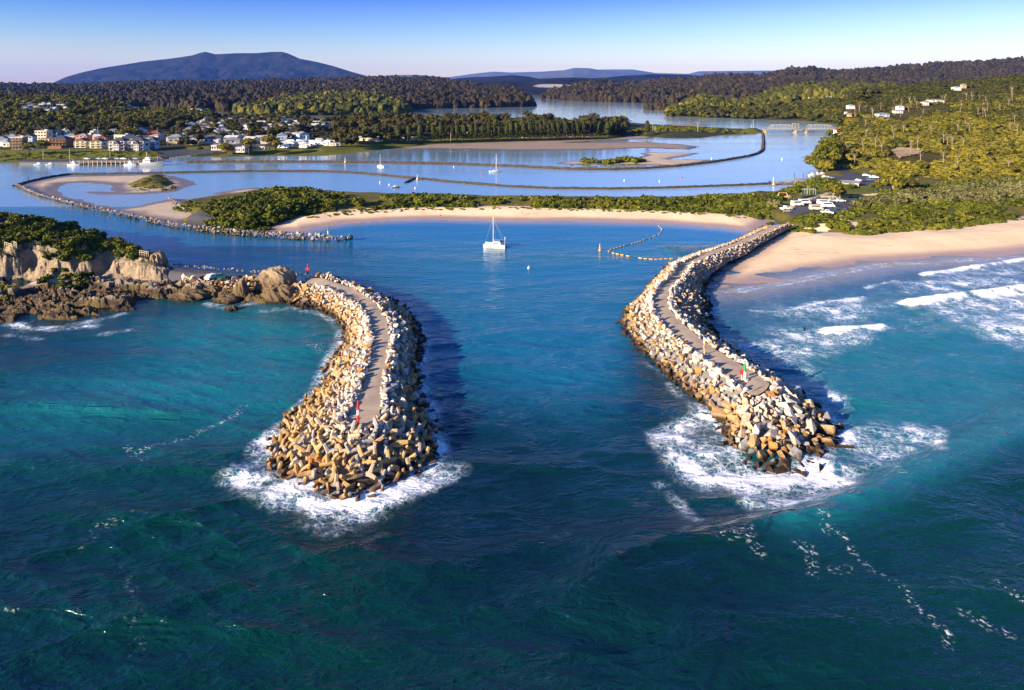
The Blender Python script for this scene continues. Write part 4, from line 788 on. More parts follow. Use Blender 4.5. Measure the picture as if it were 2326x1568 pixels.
# ================================================================ vegetation
def leaves(lobes, n, size, seed, core=.72, squash=1.0, jit=.55):
    """many small leaf clump faces spread over a few lobes, with a rough inner mass; returns verts, quads, tint"""
    r = np.random.default_rng(seed); lobes = [np.array(l, float) for l in lobes]; ar = np.array([l[3]**2 for l in lobes]); V = []; Tn = []
    for k in range(n):
        l = lobes[r.choice(len(lobes), p=ar/ar.sum())]; d = r.normal(size=3); d[2] = abs(d[2])*1.1-.25*abs(r.normal()); d /= np.linalg.norm(d)
        rr = l[3]*(r.uniform(.72, 1.06) if r.random() < .85 else r.uniform(1.0, 1.18))
        c = l[:3]+d*rr*np.array((1, 1, squash)); nn = d+r.normal(size=3)*jit; nn /= np.linalg.norm(nn)
        a = np.cross(nn, r.normal(size=3)); a /= np.linalg.norm(a); b = np.cross(nn, a); s = size*r.uniform(.6, 1.35)
        V += [c+a*s, c+b*s*.8, c-a*s, c-b*s*.8]; Tn += [np.clip(r.normal(.5, .16), 0, 1)]*4
    Q = np.arange(len(V)).reshape(-1, 4); V = np.array(V)
    if core:
        for l in lobes:
            cv, cq = CUBES; w = cv*l[3]*core*(1+.25*(r.random((len(cv), 1))-.5))*np.array((1, 1, squash*.9)); Q = np.r_[Q, cq+len(V)]; V = np.r_[V, l[:3]+w]; Tn += [.35]*len(cv)
    return V, Q, np.array(Tn)
def cubesphere():
    V = []; Q = []; d = {}
    def vid(p):
        k = tuple(np.round(p, 4))
        if k not in d: d[k] = len(V); V.append(np.array(p)/np.linalg.norm(p))
        return d[k]
    for ax in range(3):
        for s in (-1, 1):
            for i in range(2):
                for j in range(2):
                    q = []
                    for a, b in ((0, 0), (1, 0), (1, 1), (0, 1)):
                        p = [0, 0, 0]; p[ax] = s; p[(ax+1) % 3] = (i+a)-1; p[(ax+2) % 3] = (j+b)-1; q.append(vid(p))
                    Q.append(q if s > 0 else q[::-1])
    return np.array(V), np.array(Q)
CUBES = cubesphere()
def blobtree(seed):
    r = np.random.default_rng(seed); V = []; Q = []
    for k in range(3):
        v, q = CUBES; w = v*(.42+.2*r.random((len(v), 1)))*np.array((1, 1, r.uniform(.9, 1.5)))*(1 if k == 0 else .75)+np.array((r.normal(0, .22), r.normal(0, .22), .45+.18*k)); Q.append(q+len(V)*0+sum(len(x) for x in V)); V.append(w)
    return np.concatenate(V), np.concatenate(Q), np.clip(np.repeat(r.uniform(.2, .8, 3), 26)+r.normal(0, .12, 78), 0, 1)
def lob(seed, n, spread, r0, z0, zs):
    r = np.random.default_rng(seed); return [(0, 0, z0-.06, r0*1.1)]+[(r.normal(0, spread), r.normal(0, spread), z0+r.uniform(-zs, zs), r0*r.uniform(.7, 1.15)) for i in range(n)]
# unit sized crowns (about 1 across, standing on z=0)
SHRUB_T = [leaves(lob(100+i, 4, .20, .30, .22, .08), 150, .085, i, .8, .8) for i in range(6)]
SHRUB_L = [leaves(lob(130+i, 3, .20, .34, .20, .06), 46, .14, i, .85, .8) for i in range(6)]
GUM_T = [leaves(lob(200+i, 6, .22, .24, .62, .13), 230, .058, i, .80, .80, .32) for i in range(9)]
GUM_L = [leaves(lob(230+i, 4, .20, .30, .58, .12), 64, .110, i, .84, .80, .34) for i in range(9)]
BLOB = [blobtree(300+i) for i in range(7)]
def trunked(V, Q, T, h=.6, r=.02, seed=0):
    m = MB(); rr = np.random.default_rng(seed)
    m.tube((0, 0, -.08), (rr.normal(0, .03), rr.normal(0, .03), h), r*1.5, r*.8, 5)
    for k in range(3): m.tube((0, 0, h*.45), (rr.normal(0, .2), rr.normal(0, .2), h*1.15), r*.8, r*.3, 4)
    return m
class Veg:
    """scattered plants of one kind: the 300 that show largest become objects, the rest one mass"""
    def __init__(s, name, cat, mat, big, small, tiny=None, group='', label=None):
        s.__dict__.update(name=name, cat=cat, mat=mat, big=big, small=small, tiny=tiny, group=group, label=label, it=[])
    def add(s, x, y, z, size, hue=0.0, h=1.0, where='', lod=None): s.it.append((x, y, z, size, hue, h, where, lod))
    def build(s, nmax=300):
        r = np.random.default_rng(len(s.it)); it = [i for i in s.it if -60 < UV(i[0], i[1])[0] < 2390]; other = [i for i in s.it if not -60 < UV(i[0], i[1])[0] < 2390]
        it.sort(key=lambda i: -i[3]*i[5]/i[1]); meshes = {}
        for k, i in enumerate(it[:nmax]):
            x, y, z, sz, hue, h, where, lod = i; tp = r.integers(len(s.big)); hb = int(np.clip(round(hue*4), -2, 2)); key = (tp, hb)
            if key not in meshes:
                V, Q, T = s.big[tp]; o = mesh_np(s.name, V, Q, s.mat, attrs=dict(tint=np.clip(T+hb/4, 0, 1))); meshes[key] = o.data
            else: o = link(bpy.data.objects.new(s.name, meshes[key]))
            o.location = (x, y, z); o.rotation_euler = (0, 0, r.uniform(0, 6.28)); o.scale = (sz, sz, sz*h)
            tone = 'dark green' if hb < 0 else ('pale golden' if hb > 0 else 'mid green'); big = 'big' if sz > s.label[2] else 'small'
            lab = f"{big} {tone} {s.label[0]} {where}"; tag(o, lab, s.cat, f"{big} {tone} {s.label[1]} {where}")
        rest = it[nmax:]+other; print(s.name, len(it), len(other))
        if not rest: return
        Vs, Qs, Ts, off = [], [], [], 0
        for i in rest:
            x, y, z, sz, hue, h, where, lod = i; lib = s.tiny if (s.tiny and (y > 1250 or lod == 'tiny')) else s.small
            V, Q, T = lib[r.integers(len(lib))]; a = r.uniform(0, 6.28); c, n = math.cos(a)*sz, math.sin(a)*sz
            Vs.append(np.c_[V[:, 0]*c-V[:, 1]*n+x, V[:, 0]*n+V[:, 1]*c+y, V[:, 2]*sz*h+z]); Qs.append(Q+off); Ts.append(np.clip(T+hue+r.normal(0, .07), 0, 1)); off += len(V)
        o = mesh_np(s.group, np.concatenate(Vs), np.concatenate(Qs), s.mat, attrs=dict(tint=np.concatenate(Ts))); tag(o, kind='stuff')
def fill(veg, uv, n, size, seed, zref=2.0, where='', hue=0.0, h=(.8, 1.1), dens=None, jit=.12, sink=.12, lod=None):
    r = np.random.default_rng(seed); poly = PX(uv, zref); lo = poly.min(0); hi = poly.max(0); got = 0; tries = 0
    while got < n and tries < 60:
        p = r.uniform(lo, hi, (n*2, 2)); p = p[sdist(p, poly) > 0]; tries += 1
        if dens is not None: p = p[r.random(len(p)) < dens(p[:, 0], p[:, 1])]
        if not len(p): continue
        p = p[:n-got]; z = gz(p[:, 0], p[:, 1])
        for (x, y), zz in zip(p, z):
            s = size[0]+(size[1]-size[0])*r.random()**1.6; veg.add(x, y, zz-sink*s, s, hue+r.normal(0, jit), r.uniform(*h), where, lod); got += 1
SHR = Veg('shrub', 'shrub', LSHRUB, SHRUB_T, SHRUB_L, None, 'coastal_scrub', label=('rounded coastal shrub', 'coastal shrubs', 4.6))
clump = lambda sc, lo, hi, s=0: (lambda x, y: ss(lo, hi, fbm(x*sc, y*sc, 3, s)))
# sand spit: tall thicket at the left, then a long low belt behind the bay beach
fill(SHR, [(470, 512), (500, 470), (560, 448), (600, 434), (680, 434), (770, 446), (800, 462), (760, 476), (690, 482), (650, 492), (604, 512), (540, 516)], 330, (3.0, 7.5), 1, where='in the thicket on the sand spit', h=(.8, 1.15), hue=-.05)
fill(SHR, [(430, 470), (520, 452), (560, 446), (500, 474), (485, 492)], 40, (2, 4), 2, where='beside the dark clearing on the spit', hue=-.05)
fill(SHR, [(395, 466), (420, 460), (450, 462), (430, 476), (415, 480)], 22, (2, 4), 22, where='beside the dark clearing on the spit')
SPIT = [(790, 446), (900, 447), (1006, 448), (1156, 452), (1238, 453), (1388, 454), (1538, 452.5), (1663, 447), (1713, 440), (1744, 442), (1760, 470), (1740, 490), (1713, 489), (1613, 481), (1488, 476), (1338, 471), (1163, 469), (956, 469), (806, 476)]
fill(SHR, SPIT, 900, (2.2, 5.2), 3, where='in the low belt behind the bay beach', dens=clump(.03, .28, .5), h=(.7, 1.0))
fill(SHR, [(690, 484), (806, 474), (956, 469), (1163, 469), (1338, 472), (1488, 477), (1700, 489), (1690, 492), (1488, 480), (1163, 473), (956, 474), (806, 482), (700, 491)], 260, (.8, 2.0), 4, where='on the dune edge of the bay beach', hue=.12, h=(.5, .8))
for u, v, s in [(955, 466, 7), (1006, 463, 6), (815, 464, 6.5), (685, 470, 9), (627, 488, 9), (750, 468, 6), (640, 455, 8), (1120, 464, 7)]: 
    x, y, z = G(u, v); SHR.add(x, y, z-.6, s, .12, 1.1, 'standing above the low belt of the spit')
# islets
fill(SHR, [(290, 424), (320, 406), (350, 399), (372, 399), (392, 410), (404, 420), (385, 427), (325, 429)], 120, (1.0, 2.6), 5, where='on the grassy lagoon islet', hue=.12, h=(.5, .8))
for u, v, s in [(1335, 369, 9), (1372, 371, 7), (1385, 370, 8), (1395, 368, 6), (1410, 366, 7.5), (1420, 366, 8), (1432, 366, 9), (1443, 367, 8), (1455, 367.5, 6), (1378, 369, 6)]: 
    x, y, z = G(u, v); SHR.add(x, y, z-.6, s, .12, .95, 'on the channel islet')
fill(SHR, [(1290, 371), (1310, 368), (1400, 363), (1470, 368), (1375, 372.5)], 50, (1, 2.2), 6, where='on the channel islet', hue=.1, h=(.5, .8))
# headland
def headz(uv, n, size, seed, hue, where, h=(.8, 1.2), zref=8.5, sink=.15): fill(SHR, uv, n, size, seed, zref, where, hue, h, sink=sink)
hp = PX(HEAD); rr_ = np.random.default_rng(91); q_ = rr_.uniform(hp.min(0), hp.max(0), (9000, 2)); q_ = q_[(sdist(q_, hp) > 6.5) & (q_[:, 0] > -260)]; z_ = gz(q_[:, 0], q_[:, 1]); q_ = np.c_[q_, z_][z_ > 4.6][:640]
for x, y, z in q_:
    s = rr_.uniform(2.4, 5.2); SHR.add(x, y, z-.2*s, s, rr_.normal(-.1, .14), rr_.uniform(.85, 1.3), 'on top of the headland')
if 0: headz([(-200, 578), (0, 572), (70, 560), (150, 560), (200, 566), (215, 560), (300, 577), (335, 590), (300, 570), (200, 545), (0, 532), (-200, 528)], 150, (2.4, 5.0), 7, 0, 'on top of the headland')
headz([(215, 561), (250, 565), (305, 575), (310, 566), (260, 558), (225, 554)], 40, (2.0, 3.4), 8, .15, 'on the cliff edge of the headland', (1.1, 1.6), 6.0)
headz([(70, 600), (110, 585), (200, 575), (205, 600), (190, 625), (140, 636), (90, 640), (80, 620)], 60, (2.0, 3.8), 9, -.25, 'in the dark gully of the headland cliff', zref=5)
headz([(-60, 600), (18, 590), (22, 620), (-40, 640)], 30, (2, 4), 10, 0, 'at the left end of the headland cliff', zref=8)
# right bank: dunes, banksias, park
BAN = Veg('banksia_bush', 'bush', LBANK, SHRUB_T, SHRUB_L, None, 'banksia_scrub', label=('silvery banksia bush', 'silvery banksia bushes', 6.0))
DUNE = [(1800, 500), (1860, 490), (1895, 490), (1935, 478), (1990, 462), (2060, 458), (2200, 460), (2326, 452), (2700, 420), (2700, 440), (2326, 492), (2132, 517), (2002, 522), (1944, 530), (1890, 518), (1850, 524), (1800, 520), (1780, 510)]
fill(SHR, DUNE, 1500, (1.4, 4.2), 11, where='on the dunes above the surf beach', hue=.06, h=(.6, .9), sink=.05, dens=clump(.06, .28, .5, 4), jit=.22)
fill(BAN, [(1950, 468), (2000, 452), (2100, 432), (2250, 420), (2326, 412), (2500, 405), (2500, 440), (2326, 458), (2200, 464), (2080, 462)], 420, (4, 9.5), 12, where='behind the dunes at the foot of the hill', h=(.75, 1.05), hue=.05)
fill(SHR, [(1985, 450), (2030, 436), (2100, 424), (2200, 418), (2326, 408), (2326, 420), (2150, 440), (2020, 458)], 110, (4, 8), 13, where='behind the dunes at the foot of the hill', h=(.8, 1.1))
fill(SHR, [(1745, 450), (1765, 440), (1800, 430), (1815, 424), (1800, 440), (1770, 460), (1750, 478)], 70, (2.2, 5), 14, where='around the playground lawn')
fill(SHR, [(1818, 424), (1840, 412), (1880, 410), (1908, 418), (1905, 428), (1870, 430), (1830, 434)], 46, (4, 8), 15, where='between the lawn and the boat ramp', h=(.7, .95))
fill(SHR, [(1910, 424), (1935, 424), (1945, 430), (1925, 432)], 12, (3.5, 6), 16, where='beside the grey roofed shelter')
fill(SHR, [(1800, 490), (1843, 484), (1900, 490), (1880, 505), (1840, 512), (1800, 515)], 120, (1.2, 2.4), 17, where='between the car park and the beach', h=(.4, .6))
fill(SHR, [(1760, 497), (1700, 522), (1650, 549), (1640, 552), (1700, 518), (1755, 494)], 46, (.9, 2.2), 18, where='along the root of the right breakwater', h=(.6, .9))
fill(SHR, [(1800, 514), (1750, 532), (1725, 545), (1745, 530), (1790, 512)], 40, (.9, 2.2), 19, where='along the root of the right breakwater', h=(.6, .9))
for u, v, s in [(1962, 470, 8), (1990, 466, 6), (1975, 462, 6.5), (1765, 470, 8)]:
    x, y, z = G(u, v); BAN.add(x, y, z-.5, s, .1, 1, 'at the edge of the car park')
# town shore
fill(SHR, [(0, 362), (60, 358), (330, 355), (370, 352), (340, 345), (160, 350), (0, 352)], 210, (1.8, 4.5), 20, 2, 'on the grassy bank above the wharf', hue=.05, h=(.5, .9))
fill(SHR, [(1440, 305), (1540, 302), (1690, 301), (1690, 297), (1560, 293), (1440, 294)], 170, (3, 7), 21, 2, 'on the low causeway towards the bridge', hue=.05)
# hillside and far woods
GUM = Veg('gum_tree', 'tree', LGUM, GUM_T, GUM_L, BLOB, 'forest', label=('leafy gum tree', 'leafy gum trees', 12))
FAR = Veg('forest', 'forest', LFAR, BLOB, BLOB, BLOB, 'far_forest', label=('', '', 0))
def wood(veg, H, n, size, seed, where, hue=0, h=(.8, 1.3), sink=.3, lod=None, **k):
    r = np.random.default_rng(seed+50)
    for x, y, z, u, t in H.pick(n, seed, **k):
        if H is not H_TOWN and is_clear(x, y): continue
        s = r.uniform(*size); veg.add(x, y, z-sink*s, s, hue+(.18-.75*t if H is H_RIGHT else 0)+r.normal(0, .13)+.55*(fbm(np.array([x*.012]), np.array([y*.012]), 3, 8)[0]-.5), r.uniform(*h), where, lod)
wood(GUM, H_RIGHT, 8500, (6, 13), 1, 'on the golden hillside on the right', .08, (.5, .8), tmin=-.02)
wood(GUM, H_PROM, 1500, (11, 18), 2, 'on the wooded point beyond the bridge', -.32)
wood(GUM, H_TOWN, 2600, (9, 16), 3, 'on the wooded slope behind the town', -.18, umin=-60, umax=480, tmin=-.03)
wood(GUM, H_PROML, 1600, (12, 19), 4, 'on the wooded point across the lake', -.3)
wood(FAR, H_MIDR, 9000, (13, 24), 5, '', 0, umax=2400, lod='tiny'); wood(FAR, H_BACKL, 10000, (13, 24), 6, '', -.05, umin=-80, lod='tiny')
wood(FAR, H_ISL, 70, (8, 14), 7, '', .1); wood(FAR, H_ISL2, 60, (10, 15), 8, '', -.1)
for u in np.arange(1925, 2060, 3.2):
    for v in (404, 412): pass
fill(GUM, [(1855, 386), (1862, 372), (1880, 348), (1896, 330), (1905, 345), (1905, 375), (1895, 388), (1870, 396)], 60, (8, 14), 30, 2, 'on the bank beside the curving road', .0)
fill(GUM, [(1896, 330), (1918, 306), (1935, 310), (1925, 330), (1905, 345)], 24, (8, 13), 31, 2, 'on the bank near the bridge', .0)
TOW = Veg('broadleaf_tree', 'tree', LTOWN, GUM_T, GUM_L, BLOB, 'town_trees', label=('spreading broadleaf tree', 'spreading broadleaf trees', 13))
PEN = [(770, 337), (830, 332), (900, 322), (1000, 314), (1200, 309), (1400, 304), (1440, 300), (1430, 288), (1300, 285), (1163, 282), (980, 280), (860, 280), (740, 290), (740, 320)]
fill(TOW, PEN, 420, (9, 17), 40, 3, 'among the town trees on the peninsula', .0, (.85, 1.25))
fill(TOW, [(430, 338), (480, 322), (600, 322), (720, 318), (760, 300), (700, 272), (560, 268), (440, 268), (400, 290), (380, 330)], 330, (7, 13), 41, 4, 'among the houses of the town', -.05, (.8, 1.15))
fill(TOW, [(0, 318), (160, 312), (380, 300), (430, 280), (300, 285), (0, 298)], 200, (9, 15), 42, 6, 'behind the waterfront buildings', -.05, (.8, 1.1))
fill(TOW, [(-60, 325), (0, 320), (60, 316), (0, 305), (-60, 305)], 20, (7, 11), 43, 6, 'behind the waterfront buildings', 0, (.8, 1.1))
for V_ in (SHR, BAN, GUM, TOW): V_.build(300)
FAR.build(0)
# pale bare gums standing out of the hillside canopy
def bare(seed):
    r = np.random.default_rng(seed); m = MB(); top = (r.normal(0, .5), r.normal(0, .5), 8.0); m.tube((0, 0, 0), top, .32, .16, 6)
    for k in range(7):
        f = r.uniform(.45, 1); p = np.array(top)*f; a = r.uniform(0, 6.28); q = p+np.array((math.cos(a)*2.2, math.sin(a)*2.2, r.uniform(1.6, 3.4))); m.tube(p, q, .15, .06, 5)
        a += r.normal(0, .8); m.tube(q, q+np.array((math.cos(a)*1.0, math.sin(a)*1.0, 1.4)), .07, .03, 4)
    return m.build('bare_tree', flat('pale_bark', (.30, .24, .165), .9, .1, .3))
BARE_T = [bare(i) for i in range(4)]; first = [True]*4
for k, (x, y, z, u, t) in enumerate(H_RIGHT.pick(70, 404, umax=2340, tmin=.02, tmax=.7)):
    o = BARE_T[k % 4]
    if not first[k % 4]: o = link(o.copy())
    first[k % 4] = False; o.location = (x, y, z+2.2); o.rotation_euler = (0, 0, k); o.scale = (.7, .7, .7+.04*(k % 9)); wh = 'low on' if t < .2 else ('halfway up' if t < .42 else 'high on')
    tag(o, f'pale bare branched gum standing out {wh} the golden hillside', 'bare tree', f'bare gums {wh} the golden hillside')
# trees with a place of their own
def tree(label, u, v, h, w, mat, seed, trunk=BARKD, tr=.35, group=None, lobes=None, n=260):
    x, y, z = G(u, v); t = thing('tree', label, 'tree', (x, y, z), 0, group)
    L = lobes or [(a*w*.55, b*w*.55, h*(.62+.16*c), w*.30*d) for a, b, c, d in [(0, 0, .9, 1.2), (.7, .1, .1, 1), (-.7, 0, .2, 1), (.1, .6, .0, 1), (0, -.7, .1, 1), (.4, -.3, .6, .9), (-.4, .3, .7, .9)]]
    V, Q, T = leaves(L, n, w*.055, seed, .75, .75); mesh_np('crown', V, Q, mat, t, dict(tint=T))
    m = MB(); m.tube((0, 0, -.5), (0, 0, h*tr), w*.045, w*.035, 7)
    for l in L[1:6]: m.tube((0, 0, h*tr*.85), (l[0]*.8, l[1]*.8, l[2]-l[3]*.4), w*.028, w*.012, 5)
    m.build('trunk', trunk, t); return t
tree('golden spreading tree left of its twin on the wharf bank', 66, 350, 9, 9, LGOLD, 1)
tree('tall golden spreading tree with a bare trunk on the wharf bank', 97, 350, 11.5, 10, LGOLD, 2)
tree('round golden tree on the lawn by the long brick club', 565, 347, 12, 11, LGOLD, 3)
tree('dark golden tree overhanging the water by the club', 512, 353, 10, 11, LGOLD, 4, tr=.2)
tree('bushy golden tree in a cluster at the right end of the club', 612, 339, 12, 12, LGOLD, 5); tree('lowest golden tree of the cluster right of the club', 626, 343, 9, 9, LGOLD, 6)
tree('pale branching tree standing on the car park lawn', 1893, 453.5, 7.0, 9, LGUM, 7, BARK, .45); tree('small pale tree touching the branching tree at the car park', 1908, 453, 5, 5.5, LGUM, 8, BARK, .45)
tree('flat topped tree with pale limbs beside the park exit road', 2029, 438, 7.5, 12, LGUM, 9, BARK, .5); tree('twiggy tree right of the flat topped tree', 2062, 438, 7.5, 9, LGUM, 10, BARK, .5)
tree('young conifer like tree on the lawn in front of the shelter', 1989, 440, 6, 5.5, LSHRUB, 11, BARKD, .3); tree('dark bushy tree beside the playground swing', 1804, 455, 6.5, 6, LSHRUB, 12, BARKD, .25)
tree('slim olive tree on the waterfront path left of the club', 454, 350, 6.5, 4.5, LTOWN, 13)
tree('round grey green tree above the pink building', 183, 316, 10, 13, LTOWN, 14); tree('grey leafed tree behind the cream apartment blocks', 243, 320, 10, 11, LTOWN, 15)
tree('broad bright green tree behind the white apartments', 288, 318, 10, 17, LGUM, 16); tree('second broad bright tree behind the white apartments', 306, 316, 10, 13, LGUM, 17)
for i, (u, v, hh) in enumerate([(1862, 386, 15), (1874, 372, 18), (1887, 352, 19), (1868, 395, 12), (1885, 378, 18)]):
    tree(['dark tree leaning over the water by the curving road', 'tall dark tree on the bank by the curving road', 'tallest layered tree on the bank above the channel', 'low tree at the water edge by the curving road', 'shadowed tree against the dark road bend'][i], u, v, hh, 14, LSHRUB, 20+i, BARKD, .3, lobes=[(q[0]*9, q[1]*8, hh*q[2], 2.6*q[3]) for q in [(0, 0, .92, 1), (.4, .1, .75, 1), (-.45, -.1, .62, 1.1), (.1, -.4, .5, 1), (.35, .3, .45, 1), (-.1, .3, .8, .9), (-.3, .3, .4, 1)]])
# the row of conifers behind the mud flat
def conifer(seed, h=15.0, w=9.5):
    r = np.random.default_rng(seed); V = []; T = []; tiers = 11
    for k in range(tiers):
        z = h*(.14+.84*k/tiers); rad = w*.5*(1-(k/tiers))**.75*r.uniform(.85, 1.1)+.25; nb = int(22-k*1.2)
        for j in range(nb):
            a = 2*math.pi*j/nb+r.uniform(-.2, .2); q = r.uniform(.35, 1.0)*rad; c = np.array((math.cos(a)*q, math.sin(a)*q, z-q*.18+r.normal(0, .22))); ra = np.array((math.cos(a), math.sin(a), -.25)); tg = np.array((-math.sin(a), math.cos(a), r.normal(0, .35)))
            L = 1.15*r.uniform(.7, 1.3); V += [c+ra*L, c+tg*L*.55, c-ra*L*.7, c-tg*L*.55]; T += [np.clip(r.normal(.45, .2), 0, 1)]*4
    V = np.array(V); Q = np.arange(len(V)).reshape(-1, 4); cv, cq = CUBES
    Q = np.r_[Q, cq+len(V)]; V = np.r_[V, cv*np.array((w*.27, w*.27, h*.40))+np.array((0, 0, h*.5))]; return V, Q, np.r_[np.array(T), np.full(26, .3)]
PINES = []
for i in range(3):
    t = thing('pine_tree', 'pine', 'pine tree'); V, Q, T = conifer(i, 15.5, 9.6); mesh_np('crown', V, Q, LPINE, t, dict(tint=T)); m = MB(); m.tube((0, 0, -.5), (0, 0, 13), .35, .1, 6); m.build('trunk', BARKD, t); PINES.append((t, [0]))
r_ = np.random.default_rng(3); us = list(np.arange(986, 1420, 13.5))+[905, 930, 952, 1470]
for k, u in enumerate(us):
    u = u+r_.uniform(-3, 3); v = float(np.interp(u, [900, 984, 1163, 1300, 1425, 1480], [322, 318.5, 314.5, 312, 309, 303])); x, y, z = G(u, v); s = r_.uniform(.95, 1.32)
    where = 'left end' if u < 1080 else ('middle' if u < 1280 else 'right end'); ht = 'tall' if s > 1.13 else 'shorter'; lab = f'{ht} dark cone shaped pine at the {where} of the row behind the mud flat'; grp = f'{ht} pines at the {where} of the row'
    t, used = PINES[k % 3]
    if not used[0]: t.location = (x, y, z); t.scale = (s,)*3; tag(t, lab, 'pine tree', grp); used[0] = 1
    else: dup(t, (x, y, z), r_.uniform(0, 6), lab, grp, s)
# tall flat crowned gums rising over the peninsula
for k, (u, v, hh) in enumerate([(1163+135*.25, 296, 22), (672+20, 300, 17), (1017, 300, 21), (1035, 300, 20), (1080, 300, 20), (1100, 298, 22), (905, 305, 20), (950, 300, 19), (1150, 298, 20), (760, 305, 19), (875, 300, 20), (1350, 300, 21), (1236, 299, 19)]):
    tree('tall layered gum rising above the peninsula trees, ' + ['alone over the pine row', 'behind the first town roofs', 'left of the centre clump', 'in the centre clump', 'right of the centre clump', 'tallest by the lake', 'above the caravan park', 'over the left pines', 'before the lake islet', 'near the town edge', 'behind the palms', 'twin over the right pines', 'between the two pine groups'][k], u, v, hh, 13, LTOWN, 60+k, BARKD, .5, lobes=[(q[0]*6, q[1]*6, hh*q[2], 2.2*q[3]) for q in [(0, 0, .95, 1.1), (.6, 0, .86, 1), (-.6, .2, .84, 1), (.1, .6, .78, 1), (0, -.6, .8, .9), (-.3, -.2, .9, 1)]], n=180)
# palms by the lawn
for k, (u, v) in enumerate([(1024+0, 320), (1143*.0+902, 322), (982, 318)]):
    x, y, z = G(u, v); t = thing('palm_tree', ['palm with a pale trunk at the left of the pine row', 'palm on the lawn beside the caravan park', 'palm in front of the first pines'][k], 'palm', (x, y, z)); m = MB(); m.tube((0, 0, -.3), (0, 0, 8.5), .4, .28, 6); m.build('trunk', BARK, t); m = MB(); rr = np.random.default_rng(k)
    for j in range(18):
        a = j*2.4; e = rr.uniform(-.4, .7); p0 = np.array((0, 0, 8.5)); d = np.array((math.cos(a), math.sin(a), e)); p1 = p0+d*1.3; p2 = p1+np.array((d[0]*1.2, d[1]*1.2, -.7)); w_ = np.array((-d[1], d[0], 0))*.28
        m.add([p0-w_*.3, p0+w_*.3, p1+w_, p1-w_], [(0, 1, 2, 3)]); m.add([p1-w_, p1+w_, p2], [(0, 1, 2)])
    m.build('fronds', TAN if False else LGOLD, t)
# ================================================================ buildings
def roof_mesh(m, w, d, h0, rh, kind, ov=.4):
    x, y = w/2+ov, d/2+ov
    if kind == 'gable_x':   # ridge along x
        m.add([(-x, -y, h0), (x, -y, h0), (x, y, h0), (-x, y, h0), (-x, 0, h0+rh), (x, 0, h0+rh)], [(0, 1, 5, 4), (2, 3, 4, 5), (1, 2, 5), (3, 0, 4), (3, 2, 1, 0)])
    elif kind == 'gable_y':
        m.add([(-x, -y, h0), (x, -y, h0), (x, y, h0), (-x, y, h0), (0, -y, h0+rh), (0, y, h0+rh)], [(1, 2, 5, 4), (3, 0, 4, 5), (0, 1, 4), (2, 3, 5), (3, 2, 1, 0)])
    elif kind == 'hip':
        k = max(x-y, x*.15); m.add([(-x, -y, h0), (x, -y, h0), (x, y, h0), (-x, y, h0), (-k, 0, h0+rh), (k, 0, h0+rh)], [(0, 1, 5, 4), (2, 3, 4, 5), (1, 2, 5), (3, 0, 4), (3, 2, 1, 0)])
    elif kind == 'pyramid':
        m.add([(-x, -y, h0), (x, -y, h0), (x, y, h0), (-x, y, h0), (0, 0, h0+rh)], [(0, 1, 4), (1, 2, 4), (2, 3, 4), (3, 0, 4), (3, 2, 1, 0)])
    else:
        m.box((0, 0, h0+.2), (2*x, 2*y, .4)); m.box((w*.2, d*.1, h0+.8), (w*.25, d*.3, .9))
def house(label, u0, u1, vb, vt, roof, wm, rm, floors=2, cols=3, pos=None, dep=.8, rz=0.0, balc=False, cat='house', group=None, rfrac=.3, door=True):
    p = pos or G((u0+u1)/2, vb); y = p[1]; w = (u1-u0)/F*y*.94; hh = (vb-vt)/F*y; d = w*dep
    rh = 0 if roof == 'flat' else hh*rfrac; h = max(hh-rh, 2.2)
    t = thing('building' if cat != 'house' else 'house', label, cat, (p[0], p[1]+d/2, p[2]-.3), rz, group)
    m = MB(); m.box((0, 0, h/2+.15), (w, d, h+.3)); m.box((0, 0, .25), (w+.25, d+.25, .5)); m.build('wall', wm, t)
    m = MB(); roof_mesh(m, w, d, h+.3, max(rh, .5), roof); ro = m.build('roof', rm, t)
    if roof in ('gable_y', 'gable_x') and hh > 5: m = MB(); m.box((w*.25, d*.2, h+.3+rh*.6), (.5, .5, rh*.9+.5)); m.build('chimney', BRICK, ro)
    fh = h/floors; cw = w/cols
    for f in range(floors):
        for c in range(cols):
            if door and f == 0 and c == cols//2 and not balc: 
                m = MB(); m.box((-w/2+(c+.5)*cw, -d/2-.03, fh*.42+.3), (min(1.2, cw*.5), .10, fh*.8)); m.build('door', WOOD, t); continue
            ww, wh = cw*.58, fh*(.62 if balc else .45); m = MB(); m.box((-w/2+(c+.5)*cw, -d/2-.03, .3+f*fh+fh*.52), (ww, .10, wh)); m.build('window', GLASS, t)
        if balc and f:
            m = MB(); m.box((0, -d/2-.75, .3+f*fh), (w*.96, 1.5, .16))
            for c in range(cols+1): m.box((-w*.48+c*w*.96/cols, -d/2-1.42, .3+f*fh+.5*fh*.95), (.18, .14, fh*.9))
            m.box((0, -d/2-1.44, .3+f*fh+.95), (w*.96, .07, .12)); m.box((0, -d/2-1.44, .3+f*fh+.5), (w*.96, .05, .08)); m.build('balcony', wm, t)
    for sx in (-1, 1):
        m = MB(); m.box((sx*(w/2+.02), 0, .3+h*.6), (.10, d*.3, h*.25)); m.build('window', GLASS, t)
    return t
house('brown four storey block with open balconies on the waterfront', 26, 51, 340, 313, 'flat', BROWN, CREAM, 4, 3, balc=True, cat='apartment block')
house('twin gabled pink house behind the brown block', 37, 53, 322, 304, 'gable_y', PINK, ROOFB, 2, 2); house('second gable of the pink pair beside the blue walled shed', 53, 74, 322, 305, 'gable_y', BLUEW, ROOFD, 2, 2)
house('cream gabled cottage at the far left of the waterfront', 6, 22, 334, 320, 'gable_y', CREAM, ROOFG, 1, 2); house('white cottage with pale pyramid roof right of the brown block', 50, 75, 339, 324, 'pyramid', WHITEH, ROOFG, 1, 3)
